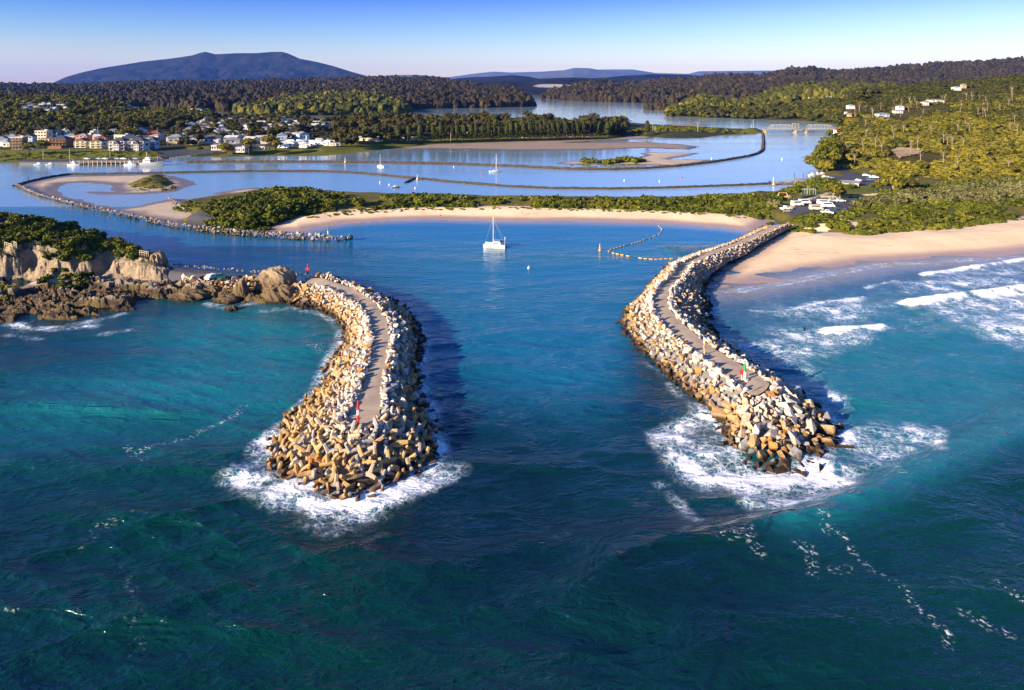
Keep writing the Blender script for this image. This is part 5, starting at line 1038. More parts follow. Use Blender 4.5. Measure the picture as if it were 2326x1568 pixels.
house('white house with blue grey roof high at the far left', 3, 29, 307, 296, 'hip', WHITEH, ROOFD, 1, 3)
house('large cream flat roofed building stepping up behind the waterfront', 78, 106, 318, 298, 'flat', CREAM, WHITEH, 3, 4, cat='building'); house('pale blue flat roofed hall joined to the large cream building', 104, 130, 314, 298, 'flat', BLUEW, ROOFG, 2, 4, cat='building')
house('brick tavern with dark hip roof and wide veranda', 110, 150, 333, 309, 'hip', BRICK, ROOFD, 2, 5, balc=True, cat='building'); house('yellow fronted low shop left of the brick tavern', 94, 118, 326, 315, 'flat', TAN, ROOFD, 1, 3, cat='shop')
house('pink hall with arched front above the cream blocks', 171, 197, 319, 304, 'hip', PINK, ROOFG, 2, 3, cat='building')
house('left cream three storey gabled block with timber balconies', 169, 195, 336, 314, 'gable_y', CREAM, ROOFB, 3, 2, balc=True, cat='apartment block'); house('right cream three storey gabled block with timber balconies', 203, 231, 337, 315, 'gable_y', CREAM, ROOFB, 3, 2, balc=True, cat='apartment block')
house('dark roofed pink house behind the right cream block', 212, 240, 322, 309, 'hip', PINK, ROOFB, 2, 3)
house('white three storey apartments with slate roofs left wing', 246, 283, 343, 313, 'hip', WHITEH, ROOFD, 3, 4, balc=True, cat='apartment block', rfrac=.25); house('white three storey apartments with slate roofs right wing', 290, 327, 343, 313, 'hip', WHITEH, ROOFD, 3, 4, balc=True, cat='apartment block', rfrac=.25)
house('blue shaded end wing of the white apartments', 329, 353, 339, 315, 'hip', BLUEW, ROOFD, 3, 3, balc=True, cat='apartment block', rfrac=.2); house('white gabled bay in front of the left apartment wing', 258, 270, 345, 320, 'gable_y', WHITEH, ROOFD, 3, 2, cat='apartment block'); house('white gabled bay in front of the right apartment wing', 303, 315, 345, 320, 'gable_y', WHITEH, ROOFD, 3, 2, cat='apartment block')  # end wing's bluish shade is put into its wall colour
house('long low brick club with dark roof on the shore lawn', 500, 566, 344, 329, 'gable_x', BRICK, ROOFD, 1, 8, dep=.35, cat='building'); house('white flat roofed front of the club', 535, 556, 346, 336, 'flat', WHITEH, WHITEH, 1, 4, cat='building'); house('glazed right end of the club with sloping dark roof', 568, 602, 342, 328, 'gable_x', CREAM, ROOFD, 1, 5, dep=.5, cat='building'); house('white roofed left wing of the club', 479, 503, 341, 331, 'flat', WHITEH, WHITEH, 1, 4, cat='building')
for i, (a, b) in enumerate([(417, 438), (440, 467), (477, 499), (552, 572)]): house(['leftmost', 'second', 'third', 'rightmost'][i]+' long brick flats on the rise behind the town', a, b, 303, 295, 'flat', BRICK, ROOFG, 2, 5, dep=.4, cat='flats')
house('brick and white terrace below the third brick flats', 482, 518, 308, 300, 'flat', BRICK, WHITEH, 1, 6, dep=.4, cat='flats')
house('low red roofed building behind the golden shrubs', 498, 521, 323, 316, 'hip', CREAM, ROOFR, 1, 4, cat='building'); house('small white building with a red band right of the red roof', 546, 567, 318, 310, 'flat', WHITEH, RED, 1, 3, cat='shop'); house('two storey house with dark veranda above the club', 571, 586, 318, 304, 'hip', WHITEH, ROOFB, 2, 3, balc=True)
house('house with purple roof among the town trees', 657, 674, 313, 298, 'hip', CREAM, flat('purple_roof', (.10, .06, .22)), 2, 2); house('white gabled shop at the left of the white canopy', 441, 452, 323, 311, 'gable_y', WHITEH, ROOFG, 1, 2, cat='shop')
# white canopy on posts, and small tower
p = G(466, 326); t = thing('canopy', 'wide white flat canopy on thin posts in the middle of town', 'canopy', p); m = MB(); m.box((0, 4, 4.4), (14, 8, .5)); m.build('roof', WHITE, t)
for sx in (-6, -2, 2, 6): m = MB(); m.tube((sx, .5, 0), (sx, .5, 4.2), .12); m.build('post', WHITE, t)
p = G(529, 320); t = thing('tower', 'small white tower with a pointed top behind the club', 'tower', p); m = MB(); m.box((0, 0, 3), (2.6, 2.6, 6), 0, .85); m.build('wall', WHITE, t); m = MB(); roof_mesh(m, 2.4, 2.4, 6, 1.6, 'pyramid', .3); m.build('roof', ROOFG, t)
m = MB(); p = G(124, 339); m.box((p[0], p[1], p[2]+1), (11, .6, 2)); m.box((p[0], p[1], p[2]+2.08), (11.3, .8, .16)); tag(m.build('retaining_wall', BRICK), 'low brick retaining wall below the tavern', 'wall')
# houses scattered through town: a few kinds, copied
PROTO = []
for i, (wm, rm, rk, w, d, h, rh) in enumerate([(WHITEH, ROOFG, 'hip', 12, 9, 3.2, 2), (CREAM, ROOFR, 'hip', 11, 9, 3, 2.2), (WHITEH, ROOFD, 'gable_x', 13, 8, 3.4, 2.4), (BRICK, ROOFB, 'hip', 12, 9, 3, 2), (WHITEH, WHITEH, 'gable_x', 11, 8, 3.6, 1.8), (BLUEW, ROOFG, 'gable_y', 9, 11, 5.4, 2.2), (CREAM, ROOFG, 'flat', 12, 9, 4.5, 0)]):
    t = thing('house', 'x', 'house'); m = MB(); m.box((0, 0, h/2-.5), (w, d, h+1)); m.box((w*.3, -d*.55, h*.4), (w*.3, d*.3, h*.8)); m.build('wall', wm, t); m = MB(); roof_mesh(m, w, d, h, max(rh, .6), rk); m.build('roof', rm, t)
    for sx in (-.32, 0.02): m = MB(); m.box((w*sx, -d/2-.03, h*.55), (1.7, .1, 1.2)); m.build('window', GLASS, t)
    PROTO.append([t, 0, ['white house with pale grey roof', 'cream house with red roof', 'white house with slate roof', 'brick house with brown roof', 'white house with white roof', 'pale blue two storey house', 'cream flat roofed house'][i]])
def town_house(x, y, z, k, where, rz, s=1.0):
    pr = PROTO[k]; lab = f'{pr[2]} {where}'; grp = f'{pr[2]}s {where}'.replace('roofs', 'roof')
    if not pr[1]: t = pr[0]; t.location = (x, y, z); t.rotation_euler = (0, 0, rz); t.scale = (s,)*3; tag(t, lab, None, grp); pr[1] = 1
    else: dup(pr[0], (x, y, z), rz, lab, grp, s)
rh_ = np.random.default_rng(77); placed = []
def suburb(uv, n, where, zref=4.0, hfun=None, s=(.8, 1.15), mind=15):
    poly = PX(uv, zref); lo, hi = poly.min(0), poly.max(0); got = 0
    for k in range(n*40):
        x, y = rh_.uniform(lo, hi)
        if sdist(np.array([[x, y]]), poly)[0] < 0 or any((x-a)**2+(y-b)**2 < mind**2 for a, b in placed): continue
        placed.append((x, y)); town_house(x, y, float(gz(x, y)[0])+.6, rh_.choice(7, p=[.30, .05, .17, .09, .21, .08, .10]), where, rh_.uniform(-.6, .6), rh_.uniform(*s)); got += 1
        if got >= n: break
suburb([(425, 296), (470, 284), (560, 270), (640, 268), (700, 272), (760, 284), (720, 296), (640, 308), (560, 312), (430, 312)], 260, 'in the packed streets of the town', 5, s=(.65, .95), mind=11)
suburb([(385, 325), (440, 320), (500, 318), (600, 316), (680, 312), (690, 322), (600, 326), (420, 330)], 44, 'in the lower streets near the shore', 4)
suburb([(150, 312), (240, 308), (360, 312), (350, 330), (240, 320), (160, 318)], 16, 'behind the waterfront blocks', 5)
suburb([(0, 322), (40, 318), (30, 332), (0, 335)], 3, 'at the left end of the waterfront', 5)
suburb([(860, 306), (950, 300), (1160, 296), (1300, 296), (1400, 296), (1300, 302), (1000, 306)], 26, 'half hidden among the peninsula trees', 3)
for u, v in [(52, 252), (60, 256), (72, 250), (84, 254), (96, 250), (104, 249), (112, 256), (118, 250), (128, 252), (140, 251), (150, 256), (92, 260), (122, 259), (108, 262), (64, 262), (288, 248), (300, 252), (276, 256), (310, 258), (440, 259), (455, 262)]:
    x, y, z = hillpt(H_TOWN, u, v+3); town_house(x, y, z+6.5, int(rh_.choice([0, 2, 4, 5])), 'high on the wooded slope above the town', rh_.uniform(-.4, .4), .85)
for i, (H, a, b, c, d, w, p) in enumerate(HILLHOUSE):
    house(['white two storey house nearest the bridge on the right hill', 'small white house low by the bridge trees', 'tan house below the white one by the bridge', 'wide blue grey house on the right hill', 'tall white house with deep windows on the right hill', 'low cream house below the tall white one', 'square white house at the left of the hilltop row', 'long white house at the right of the hilltop row', 'white house highest on the right hill', 'tan house beside the highest white one', 'cream house on the wooded point', 'white house on the wooded point near the gap', 'small house between the two on the wooded point'][i],
          a, b, c, d-2, 'hip', (WHITE, BLUEW, TAN)[w], ROOFG, 2, 3, pos=(p[0], p[1], p[2]+1.0)).scale = (.8, .8, .8)
house('white boatshed beside the bridge end', 1899, 1916, 306, 294, 'gable_x', WHITE, ROOFR, 1, 3, pos=P(1907, 304, .8), cat='boatshed'); house('low cream boatshed under the bridge bank', 1922, 1936, 311, 303, 'flat', CREAM, WHITE, 1, 3, pos=P(1929, 311, 1.5), cat='boatshed')
# caravans, cabins
def caravan(col):
    t = thing('caravan', 'x', 'caravan'); m = MB(); prof = [(-2.6, .5), (2.2, .5), (2.6, .9), (2.4, 2.3), (2.0, 2.6), (-2.3, 2.6), (-2.6, 2.2)]
    m.loft([[(a, y, b) for a, b in prof] for y in (-1.15, 1.15)]); m.build('body', col, t); m = MB(); m.box((.2, -1.17, 1.75), (2.6, .06, .6)); m.box((-2.61, 0, 1.75), (.06, 1.3, .6)); m.build('window', GLASS, t)
    for s in (-1, 1): m = MB(); m.tube((0, s*1.0, .34), (0, s*1.2, .34), .34, n=10); m.build('wheel', TYRE, t)
    return t
CV = [[caravan(WHITE), 0, 'white caravan'], [caravan(CREAM), 0, 'cream caravan'], [caravan(BLUEW), 0, 'pale blue caravan']]
def put(pr, loc, rz, lab, grp, s=1.0):
    if not pr[1]: t = pr[0]; t.location = loc; t.rotation_euler = (0, 0, rz); t.scale = (s,)*3; tag(t, lab, None, grp); pr[1] = 1; return t
    return dup(pr[0], loc, rz, lab, grp, s)
for u0, u1, v0, v1, n, where in [(640, 700, 325, 338, 24, 'at the left of the caravan park'), (700, 765, 322, 334, 24, 'in the middle of the caravan park'), (818, 866, 317, 323, 16, 'at the right of the caravan park'), (905, 950, 318, 322, 7, 'below the palms of the caravan park')]:
    for k in range(n): pr = CV[int(rh_.choice(3, p=[.7, .18, .12]))]; put(pr, G(rh_.uniform(u0, u1), rh_.uniform(v0, v1)), rh_.uniform(-.5, .5), f'{pr[2]} {where}', f'{pr[2]}s {where}', 1.25)
CB = thing('cabin', 'x', 'cabin'); m = MB(); m.box((0, 0, 1.5), (6, 4, 3)); m.build('wall', TAN, CB); m = MB(); roof_mesh(m, 6, 4, 3, 1.2, 'gable_x'); m.build('roof', ROOFG, CB); m = MB(); m.box((1, -2.03, 1.6), (2, .08, 1.2)); m.build('window', GLASS, CB); CBp = [CB, 0]
for k, u in enumerate(np.arange(1056, 1345, 12.5)):
    where = 'left' if u < 1160 else ('middle' if u < 1260 else 'right'); put(CBp, G(u+rh_.uniform(-2, 2), float(np.interp(u, [1056, 1163, 1345], [315.5, 313.5, 310.5]))), rh_.uniform(-.2, .2), f'small tan cabin under the pines at the {where} of the row', f'tan cabins under the pines, {where} of the row')
# ---------------------------------------------------------------- bridge
CONCB = flat('bridge_concrete', (.27, .24, .20), .9, .2, .3)
def bridge():
    D = F*CH/(301.5-VH); s = D/F; X = lambda u: (u-U0)*s; Zp = lambda v: CH-(v-VH)*s
    t = thing('bridge', 'long pale truss road bridge crossing the channel mouth on stone piers', 'bridge', (X(1820), D, 0)); ox = X(1820)
    zd = Zp(292.5); m = MB(); x0, x1 = X(1734)-ox, X(1915)-ox; m.box(((x0+x1)/2, 0, zd-.5), (x1-x0, 7, .8)); m.build('deck', CONCB, t)
    m = MB()
    for y in (-3.4, 3.4):
        m.box(((x0+x1)/2, y, zd+1.0), (x1-x0, .08, .12))
        for k in range(30): m.box((x0+(x1-x0)*k/29, y, zd+.55), (.08, .08, 1.0))
    m.build('railing', GREY, t)
    for a, b in ((1745.7, 1803), (1832, 1891)):
        m = MB(); xa, xb = X(a)-ox, X(b)-ox; n = 8; zt = zd+4.4
        for y in (-3.7, 3.7):
            px = [xa+(xb-xa)*k/n for k in range(n+1)]
            m.tube((px[1], y, zt), (px[-2], y, zt), .22, n=5); m.tube((xa, y, zd), (px[1], y, zt), .22, n=5); m.tube((xb, y, zd), (px[-2], y, zt), .22, n=5); m.tube((xa, y, zd+.1), (xb, y, zd+.1), .22, n=5)
            for k in range(1, n):
                m.tube((px[k], y, zd), (px[k], y, zt), .12, n=5)
                if k < n-1: m.tube((px[k], y, zt if k < n/2 else zd), (px[k+1], y, zd if k < n/2 else zt), .12, n=5)
        for k in range(1, n): m.tube((px[k], -3.7, zt), (px[k], 3.7, zt), .1, n=5)
        m.build('truss', GREY, t)
    m = MB(); xt = X(1806)-ox
    for dx in (-1.4, 2.6):
        for y in (-3.8, 3.8): m.box((xt+dx, y, zd+2.7), (.7, .7, 5.6))
    m.box((xt+.6, 0, zd+5.6), (5.2, 8.6, .9)); m.build('lift_tower', CONCB, t)
    for u, w in ((1806, 6), (1830, 4.2), (1738, 5)):
        m = MB(); x = X(u)-ox; m.tube((x, -2.5, -2), (x, -2.5, zd-1), w*.32, w*.3, 12); m.tube((x, 2.5, -2), (x, 2.5, zd-1), w*.32, w*.3, 12); m.box((x, 0, zd-1.4), (w, 8, .8)); m.build('pier', CONCB, t)
bridge()
# ---------------------------------------------------------------- wharf and boats
def wharf():
    D = F*CH/(374-VH); s = D/F; X = lambda u: (u-U0)*s; ox = X(238); t = thing('wharf', 'timber wharf on pale piles along the town waterfront', 'wharf', (ox, D, 0))
    m = MB(); xa, xb = X(158)-ox, X(318)-ox; m.box(((xa+xb)/2, 4, 1.75), (xb-xa, 9, .4)); m.box(((xa+xb)/2, -.4, 1.95), (xb-xa, .3, .3)); m.build('deck', WOOD, t)
    for k in range(16): m = MB(); x = xa+(xb-xa)*(k+.3)/15.5; m.tube((x, -.7, -2), (x, -.7, 2.7), .26, .24, 8); m.build('pile', CREAM, t)
    q = thing('quay', 'low concrete quay left of the wharf', 'quay', (X(100), D+2, 0)); m = MB(); m.box((0, 2, .7), (X(158)-X(44)-.5, 8, 1.4)); m.box((0, -2.2, 1.3), (X(158)-X(44)-.5, .5, .35)); m.build('deck', flat('old_concrete', (.16, .15, .15)), q)
wharf()
def hull_mesh(L, B, H, sheer=.25, n=9):
    rings = []
    for k in range(n):
        f = k/(n-1); x = -L/2+L*f; b = B/2*(1-max(0, (f-.45)/.55)**2.2)*(.88+.12*min(1, f*4))+.02; top = H*(1+sheer*f*f); bt = -.3+.25*f**4*H
        rings.append([(x, -b, top), (x, -b*.92, top*.5), (x, -b*.6, bt), (x, b*.6, bt), (x, b*.92, top*.5), (x, b, top)])
    m = MB(); m.loft(rings); return m
def cabin_mesh(x, w, L, z0, h, rake=.35):
    m = MB(); m.loft([[(x-L/2, -w/2, z0), (x+L/2, -w/2, z0), (x+L/2-rake*h, -w/2*.85, z0+h), (x-L/2+.1, -w/2*.85, z0+h)], [(x-L/2, w/2, z0), (x+L/2, w/2, z0), (x+L/2-rake*h, w/2*.85, z0+h), (x-L/2+.1, w/2*.85, z0+h)]]); return m
def motorboat(label, u, v, L, hullm, cabm, rz, style=0, cat='boat'):
    t = thing('motor_boat', label, cat, P(u, v, 0), rz); B = L*.34; H = L*.13
    hull_mesh(L, B, H).build('hull', hullm, t); m = MB(); m.loft([[(L*(-.47+.04*k), y, H*1.02) for k in range(2)]+[(L*(.3-.0*k), y*.8, H*1.2) for k in range(1)] for y in (-B*.4, B*.4)]); m.build('deck', WHITE, t)
    cabin_mesh(L*.02, B*.7, L*.36, H*1.02, L*.15).build('cabin', cabm, t); m = MB(); m.box((L*.0, -B*.345, H+L*.09), (L*.24, .05, L*.05)); m.box((L*.0, B*.345, H+L*.09), (L*.24, .05, L*.05)); m.build('window', GLASS, t)
    m = MB(); m.tube((-L*.05, 0, H+L*.14), (-L*.05, 0, H+L*(.42 if style else .28)), L*.008); m.build('mast', WHITE, t)
    if style:
        cabin_mesh(-L*.02, B*.5, L*.2, H+L*.15, L*.10).build('flybridge', cabm, t); m = MB()
        for y in (-1, 1): m.tube((-L*.1, y*B*.3, H), (-L*.28, y*B*.5, H+L*.5), L*.006, n=5)
        m.build('outriggers', WHITE, t)
    return t
motorboat('leftmost small pale blue cruiser moored off the quay', 88, 375.5, 6.2, BLUEW, WHITE, .05); motorboat('second small pale blue cruiser moored right of the first', 114, 375.5, 6.0, BLUEW, WHITE, .1)
motorboat('white fishing boat at the left end of the wharf', 167, 376, 7.5, WHITE, WHITE, .0, 1, 'fishing boat'); motorboat('white game boat in front of the right end of the wharf', 296, 375.8, 7.8, WHITE, WHITE, 0, 1, 'fishing boat')
motorboat('tiny blue runabout tied behind the quay', 120, 367.8, 4.6, BLUE, WHITE, .2); motorboat('small blue runabout beside the quay steps', 141, 368.3, 4.6, BLUE, WHITE, 0)
def bigship():
    t = thing('trawler', 'large grey steel trawler with cluttered deck at the wharf end', 'ship', P(345, 377, 0), .0); L = 15.5
    hull_mesh(L, 4.8, 2.3, .45).build('hull', GREY, t); cabin_mesh(-2.8, 3.6, 5.0, 2.3, 2.2, .1).build('wheelhouse', WHITE, t); cabin_mesh(-2.6, 2.8, 3.0, 4.5, 1.4, .1).build('bridge_deck', WHITE, t)
    m = MB(); m.box((-2.4, -1.75, 3.7), (3.8, .08, .6)); m.box((-.42, 0, 3.7), (.08, 2.4, .6)); m.build('window', GLASS, t)
    m = MB(); m.tube((-3.5, 0, 5.8), (-3.5, 0, 9.5), .12); m.tube((-3.5, -1, 8), (-3.5, 1, 8), .07); m.build('mast', WHITE, t); m = MB(); m.tube((4, 0, 2.8), (4, 0, 6.5), .14); m.tube((4, 0, 6.2), (7.6, 0, 4.6), .09); m.tube((4, 0, 6.2), (.8, 0, 5), .07); m.build('derrick', GREY, t)
    m = MB(); m.box((2.2, .4, 3.0), (1.4, 1.2, .8)); m.tube((.6, -.9, 3), (.6, .9, 3), .5, n=10); m.build('winch', DARK, t)
bigship()
def yacht(label, u, v, L, mh, rz):
    t = thing('yacht', label, 'yacht', P(u, v, 0), rz); hull_mesh(L, L*.30, L*.11).build('hull', WHITE, t); cabin_mesh(L*.02, L*.18, L*.38, L*.115, L*.06, .8).build('cabin', WHITE, t)
    m = MB(); m.box((L*.02, -L*.088, L*.145), (L*.24, .04, L*.025)); m.build('window', GLASS, t)
    ma = MB(); ma.tube((L*.08, 0, L*.1), (L*.08, 0, mh), .11, .08, 8); mo = ma.build('mast', WHITE, t); m = MB(); m.tube((L*.07, 0, L*.24), (-L*.36, 0, L*.22), .13, .1, 6); m.build('boom', BLUE, t)
    m = MB()
    for p in ((L*.49, 0, L*.14), (-L*.49, 0, L*.12), (L*.06, L*.14, L*.12), (L*.06, -L*.14, L*.12)): m.tube((L*.08, 0, mh*.97), p, .025, n=4)
    m.build('stays', GREY, t); return t
yacht('white yacht with bare mast at the left of the channel', 865, 379, 6.6, 8.3, 2.6); yacht('white yacht with tall mast anchored at the middle of the channel', 1125, 391, 7.8, 11.6, .3)
def catamaran():
    t = thing('catamaran', 'white sailing catamaran anchored in the middle of the bay', 'catamaran', P(1125, 561, 0), math.pi-.22); L = 7.6
    for s in (-1, 1): h = hull_mesh(L, .95, 1.0, .15); h.v = [(x, y+s*1.55, z) for x, y, z in h.v]; h.build('hull', WHITE, t); m = MB(); m.box((-.2, s*2.02, .78), (L*.7, .04, .12)); m.build('stripe', NAVY, t)
    m = MB(); m.box((-.5, 0, .95), (L*.62, 3.0, .22)); m.build('deck', WHITE, t); cabin_mesh(-.3, 2.6, 3.6, 1.05, .8, .9).build('cabin', WHITE, t)
    m = MB(); m.box((-.3, -1.24, 1.42), (2.2, .05, .3)); m.box((-.3, 1.24, 1.42), (2.2, .05, .3)); m.build('window', GLASS, t)
    m = MB(); m.tube((.7, 0, 1.2), (.7, 0, 10.4), .13, .10, 10); m.build('mast', WHITE, t); m = MB(); m.tube((.6, 0, 2.5), (-3.0, 0, 2.45), .16, .12, 8); m.build('boom', BLUE, t)
    m = MB(); m.box((-2.5, 0, 2.0), (1.6, 2.4, .1)); m.build('bimini', NAVY, t); m = MB(); m.box((-3.3, .2, 2.15), (.9, 1.6, .05)); m.build('solar_panel', GLASS, t)
    m = MB()
    for p in ((3.7, 0, 1.0), (.3, 1.9, 1), (.3, -1.9, 1), (-3.6, 1.5, 1), (-3.6, -1.5, 1)): m.tube((.7, 0, 9.6), p, .03, n=4)
    m.build('stays', GREY, t); m = MB(); m.tube((3.7, 0, 1.0), (.75, 0, 9.2), .10, .05, 6); m.build('furled_sail', BLUE, t)
    m = MB(); m.tube((-3.7, 1.5, 1), (-3.7, 1.5, 3.4), .05); g = m.build('generator_pole', WHITE, t); m = MB(); m.ball((-3.7, 1.5, 3.5), .16)
    for k in range(6): a = k*math.pi/3; m.box((-3.85, 1.5+.35*math.cos(a), 3.5+.35*math.sin(a)), (.04, .28*abs(math.cos(a))+.1, .28*abs(math.sin(a))+.1))
    m.build('rotor', WHITE, g)
    d = thing('dinghy', 'small grey inflatable dinghy hanging off the stern of the catamaran', 'dinghy', P(1143, 557, .5), math.pi-.22); m = MB()
    for s in (-.5, .5): m.tube((-1, s, .1), (.8, s, .1), .2); m.tube((.8, s, .1), (1.2, 0, .2), .2, .14)
    m.build('tube', GREY, d); m = MB(); m.box((-.1, 0, .02), (1.9, .9, .08)); m.build('floor', DARK, d)
catamaran()
motorboat('small white moored launch beside the bridge boatshed', 1900, 309, 6, WHITE, WHITE, .6); motorboat('white launch moored below the cream boatshed', 1917, 318, 6.5, WHITE, WHITE, 1.2)
for i, (u, v) in enumerate([(1858, 398), (1868, 397.5), (1846, 399)]): motorboat(['white trailer boat at the boat ramp wall', 'white cabin boat right of the ramp wall', 'small white boat at the left of the ramp wall'][i], u, v, 5.5, WHITE, WHITE, .3)
motorboat('low rowing skiff drifting on the shallow lagoon', 898, 427, 4.5, WOOD, WHITE, .4)
# ---------------------------------------------------------------- vehicles
def car(body, kind='car'):
    t = thing('parked_car', 'x', 'car')
    if kind == 'car': lo = [(-2.1, .35), (2.1, .35), (2.15, .75), (1.0, .9), (-1.9, .95), (-2.15, .8)]; up = [(-1.85, .92), (.95, .88), (.25, 1.42), (-1.3, 1.45)]
    elif kind == 'ute': lo = [(-2.5, .4), (2.4, .4), (2.45, .9), (1.3, 1.05), (-2.5, 1.05)]; up = [(-.9, 1.02), (1.3, 1.02), (.7, 1.7), (-.75, 1.72)]
    else: lo = [(-2.7, .4), (2.6, .4), (2.65, 1.0), (2.1, 1.25), (-2.7, 1.25)]; up = [(-2.68, 1.22), (2.1, 1.22), (1.5, 2.25), (-2.6, 2.3)]
    wd = .88 if kind == 'car' else .98
    m = MB(); m.loft([[(a, y, b) for a, b in lo] for y in (-wd, wd)]); m.loft([[(a, y, b) for a, b in up] for y in (-wd*.88, wd*.88)]); m.build('body', body, t)
    x0, x1 = up[0][0]+.35, up[1][0]-.35; zc = (up[0][1]+up[2][1])/2+.06; m = MB()
    for y in (-1, 1): m.box(((x0+x1)/2-.1, y*wd*.885, zc), ((x1-x0)*.86, .04, (up[2][1]-up[0][1])*.55))
    m.add([(up[1][0]-.05, -wd*.75, up[1][1]+.05), (up[1][0]-.05, wd*.75, up[1][1]+.05), (up[2][0]+.12, wd*.7, up[2][1]-.06), (up[2][0]+.12, -wd*.7, up[2][1]-.06)], [(0, 1, 2, 3)]); m.build('window', GLASS, t)
    for a in (-1.35, 1.35):
        for y in (-1, 1): m = MB(); m.tube((a, y*(wd-.14), .34), (a, y*(wd+.03), .34), .34, n=12); m.build('wheel', TYRE, t)
    for y in (-1, 1): m = MB(); m.box((lo[2][0]-.02, y*wd*.7, lo[2][1]-.12), (.08, .3, .14)); m.build('headlight', GREY, t)
    return t
SILV = flat('silver_paint', (.35, .42, .5), .3, .5, .1); DKC = flat('dark_car_paint', (.03, .04, .055), .25, .5, .1); TEAL = flat('teal_paint', (.02, .16, .15), .3, .5, .1)
for lab, body, kind, u, v, rz in [('white campervan at the left of the car park by the path', WHITE, 'van', 1811, 469, .25), ('white caravan like van right behind the campervan', WHITE, 'van', 1828, 465, .2), ('white motorhome in the middle of the car park', WHITE, 'van', 1871, 466, -.05), ('white motorhome with red trim below the middle one', WHITE, 'van', 1881, 472.5, -.1), ('cream van with rounded roof on the front row', CREAM, 'van', 1854, 478.5, -.05), ('white station wagon nearest the beach in the car park', WHITE, 'ute', 1879, 487, -.5), ('dark hatchback beside the white station wagon', DKC, 'car', 1892, 483.5, -.5), ('dark car partly behind shrubs at the car park edge', DKC, 'car', 1911, 479, -.4), ('silver blue car under the branching tree', SILV, 'car', 1892, 459.5, .0), ('white sedan right of the branching tree', WHITE, 'car', 1909, 460, .05), ('white utility towing a boat at the ramp path', WHITE, 'ute', 1786, 478, .3),
        ('white car parked on the grass above the road', WHITE, 'car', 1968, 401.5, -.3), ('white wagon on the grass verge further right', WHITE, 'ute', 1985, 406, -.4), ('white car behind the grey roofed shelter', WHITE, 'car', 1952, 413.5, -.1), ('blue car on the upper road right of the shelter', BLUE, 'car', 1977, 412, -.2), ('dark car at the road edge beside the blue one', DKC, 'car', 1966, 414.5, -.2), ('red car at the end of the upper parking', RED, 'car', 1997, 417.5, -.1), ('dark blue car below the red one', NAVY, 'car', 1988, 421.5, -.3), ('silver car parked near the boat ramp', SILV, 'car', 1886, 407, .2), ('white car beside the silver one at the ramp', WHITE, 'car', 1876, 405, .2)]:
    t = car(body, kind); x, y, z = G(u, v); t.location = (x, y, z+.2); t.rotation_euler = (0, 0, rz); tag(t, lab, 'van' if kind == 'van' else 'car'); t.name = 'parked_van' if kind == 'van' else 'parked_car'
for lab, body, u, v, rz in [('white hatchback parked by the pale boulders on the headland', WHITE, 484, 633.5, 1.1), ('teal car in the shade beside the white hatchback', TEAL, 502, 633, .5)]:
    t = car(body); t.location = P(u, v, 3.15); t.rotation_euler = (0, 0, rz); tag(t, lab, 'car')
for k in range(9):
    t = car([WHITE, DKC, SILV][k % 3]); x, y, z = P(190+k*14, 363, 1.9); t.location = (x, y+4, 1.55); tag(t, f'{["white", "dark", "silver"][k % 3]} car parked on the road behind the wharf', 'car', f'{["white", "dark", "silver"][k % 3]} cars behind the wharf')
# ---------------------------------------------------------------- shelter, playground, posts, beacons, floats
p = G(1935, 424); t = thing('shelter', 'long shelter with stepped pale grey roofs beside the upper road', 'shelter', p, -.08); t.scale = (.68,)*3; m = MB(); m.box((0, 3, 1.4), (11, 4, 2.8)); m.build('wall', CREAM, t)
for k in range(4): m = MB(); x = -4.8+k*3.2; m.add([(x-1.5, .3, 2.7), (x+1.5, .3, 2.7), (x+1.5, 5.6, 4.0), (x-1.5, 5.6, 4.0), (x-1.5, .3, 2.85), (x+1.5, .3, 2.85), (x+1.5, 5.6, 4.15), (x-1.5, 5.6, 4.15)], [(3, 2, 1, 0), (4, 5, 6, 7), (0, 1, 5, 4), (1, 2, 6, 5), (2, 3, 7, 6), (3, 0, 4, 7)]); m.build('roof', ROOFG, t)
for lab, u in (('left grey timber pergola frame on the park lawn', 1826.5), ('right grey timber pergola frame on the park lawn', 1846)):
    p = G(u, 443); t = thing('pergola', lab, 'pergola', p); 
    for a in (-1.4, 1.4):
        for b in (0, 2.4): m = MB(); m.box((a, b, 1.25), (.16, .16, 2.5)); m.build('post', GREY, t)
    m = MB(); m.box((0, 0, 2.56), (3.2, .14, .14)); m.box((0, 2.4, 2.56), (3.2, .14, .14)); m.box((-1.4, 1.2, 2.7), (.14, 2.8, .14)); m.box((1.4, 1.2, 2.7), (.14, 2.8, .14)); m.build('beam', GREY, t)
p = G(1778, 450.5); t = thing('swing_set', 'tan arched swing frame on the playground', 'swing', p); m = MB()
for a in (-2.2, 2.2):
    for b in (-1, 1): m.tube((a*1.15, b, 0), (a*.8, 0, 2.6), .12)
m.tube((-1.8, 0, 2.6), (1.8, 0, 2.6), .12); m.build('frame', TAN, t)
for a in (-.8, .8): m = MB(); m.tube((a-.2, 0, 2.5), (a-.2, 0, .6), .025, n=4); m.tube((a+.2, 0, 2.5), (a+.2, 0, .6), .025, n=4); m.box((a, 0, .58), (.5, .2, .06)); m.build('seat', DARK, t)
p = G(1790, 449); t = thing('play_ship', 'low tan play structure right of the swing', 'play structure', p); h = hull_mesh(3.6, 1.2, .7, .8); h.build('hull', TAN, t); m = MB(); m.tube((0, 0, .4), (0, 0, 1.5), .08); m.build('post', TAN, t)
BO = thing('bollard', 'x', 'bollard'); m = MB(); m.tube((0, 0, -.2), (0, 0, .95), .13, .12, 8); m.tube((0, 0, .95), (0, 0, 1.05), .12, .04, 8); m.build('post', CREAM, BO); BOp = [BO, 0]
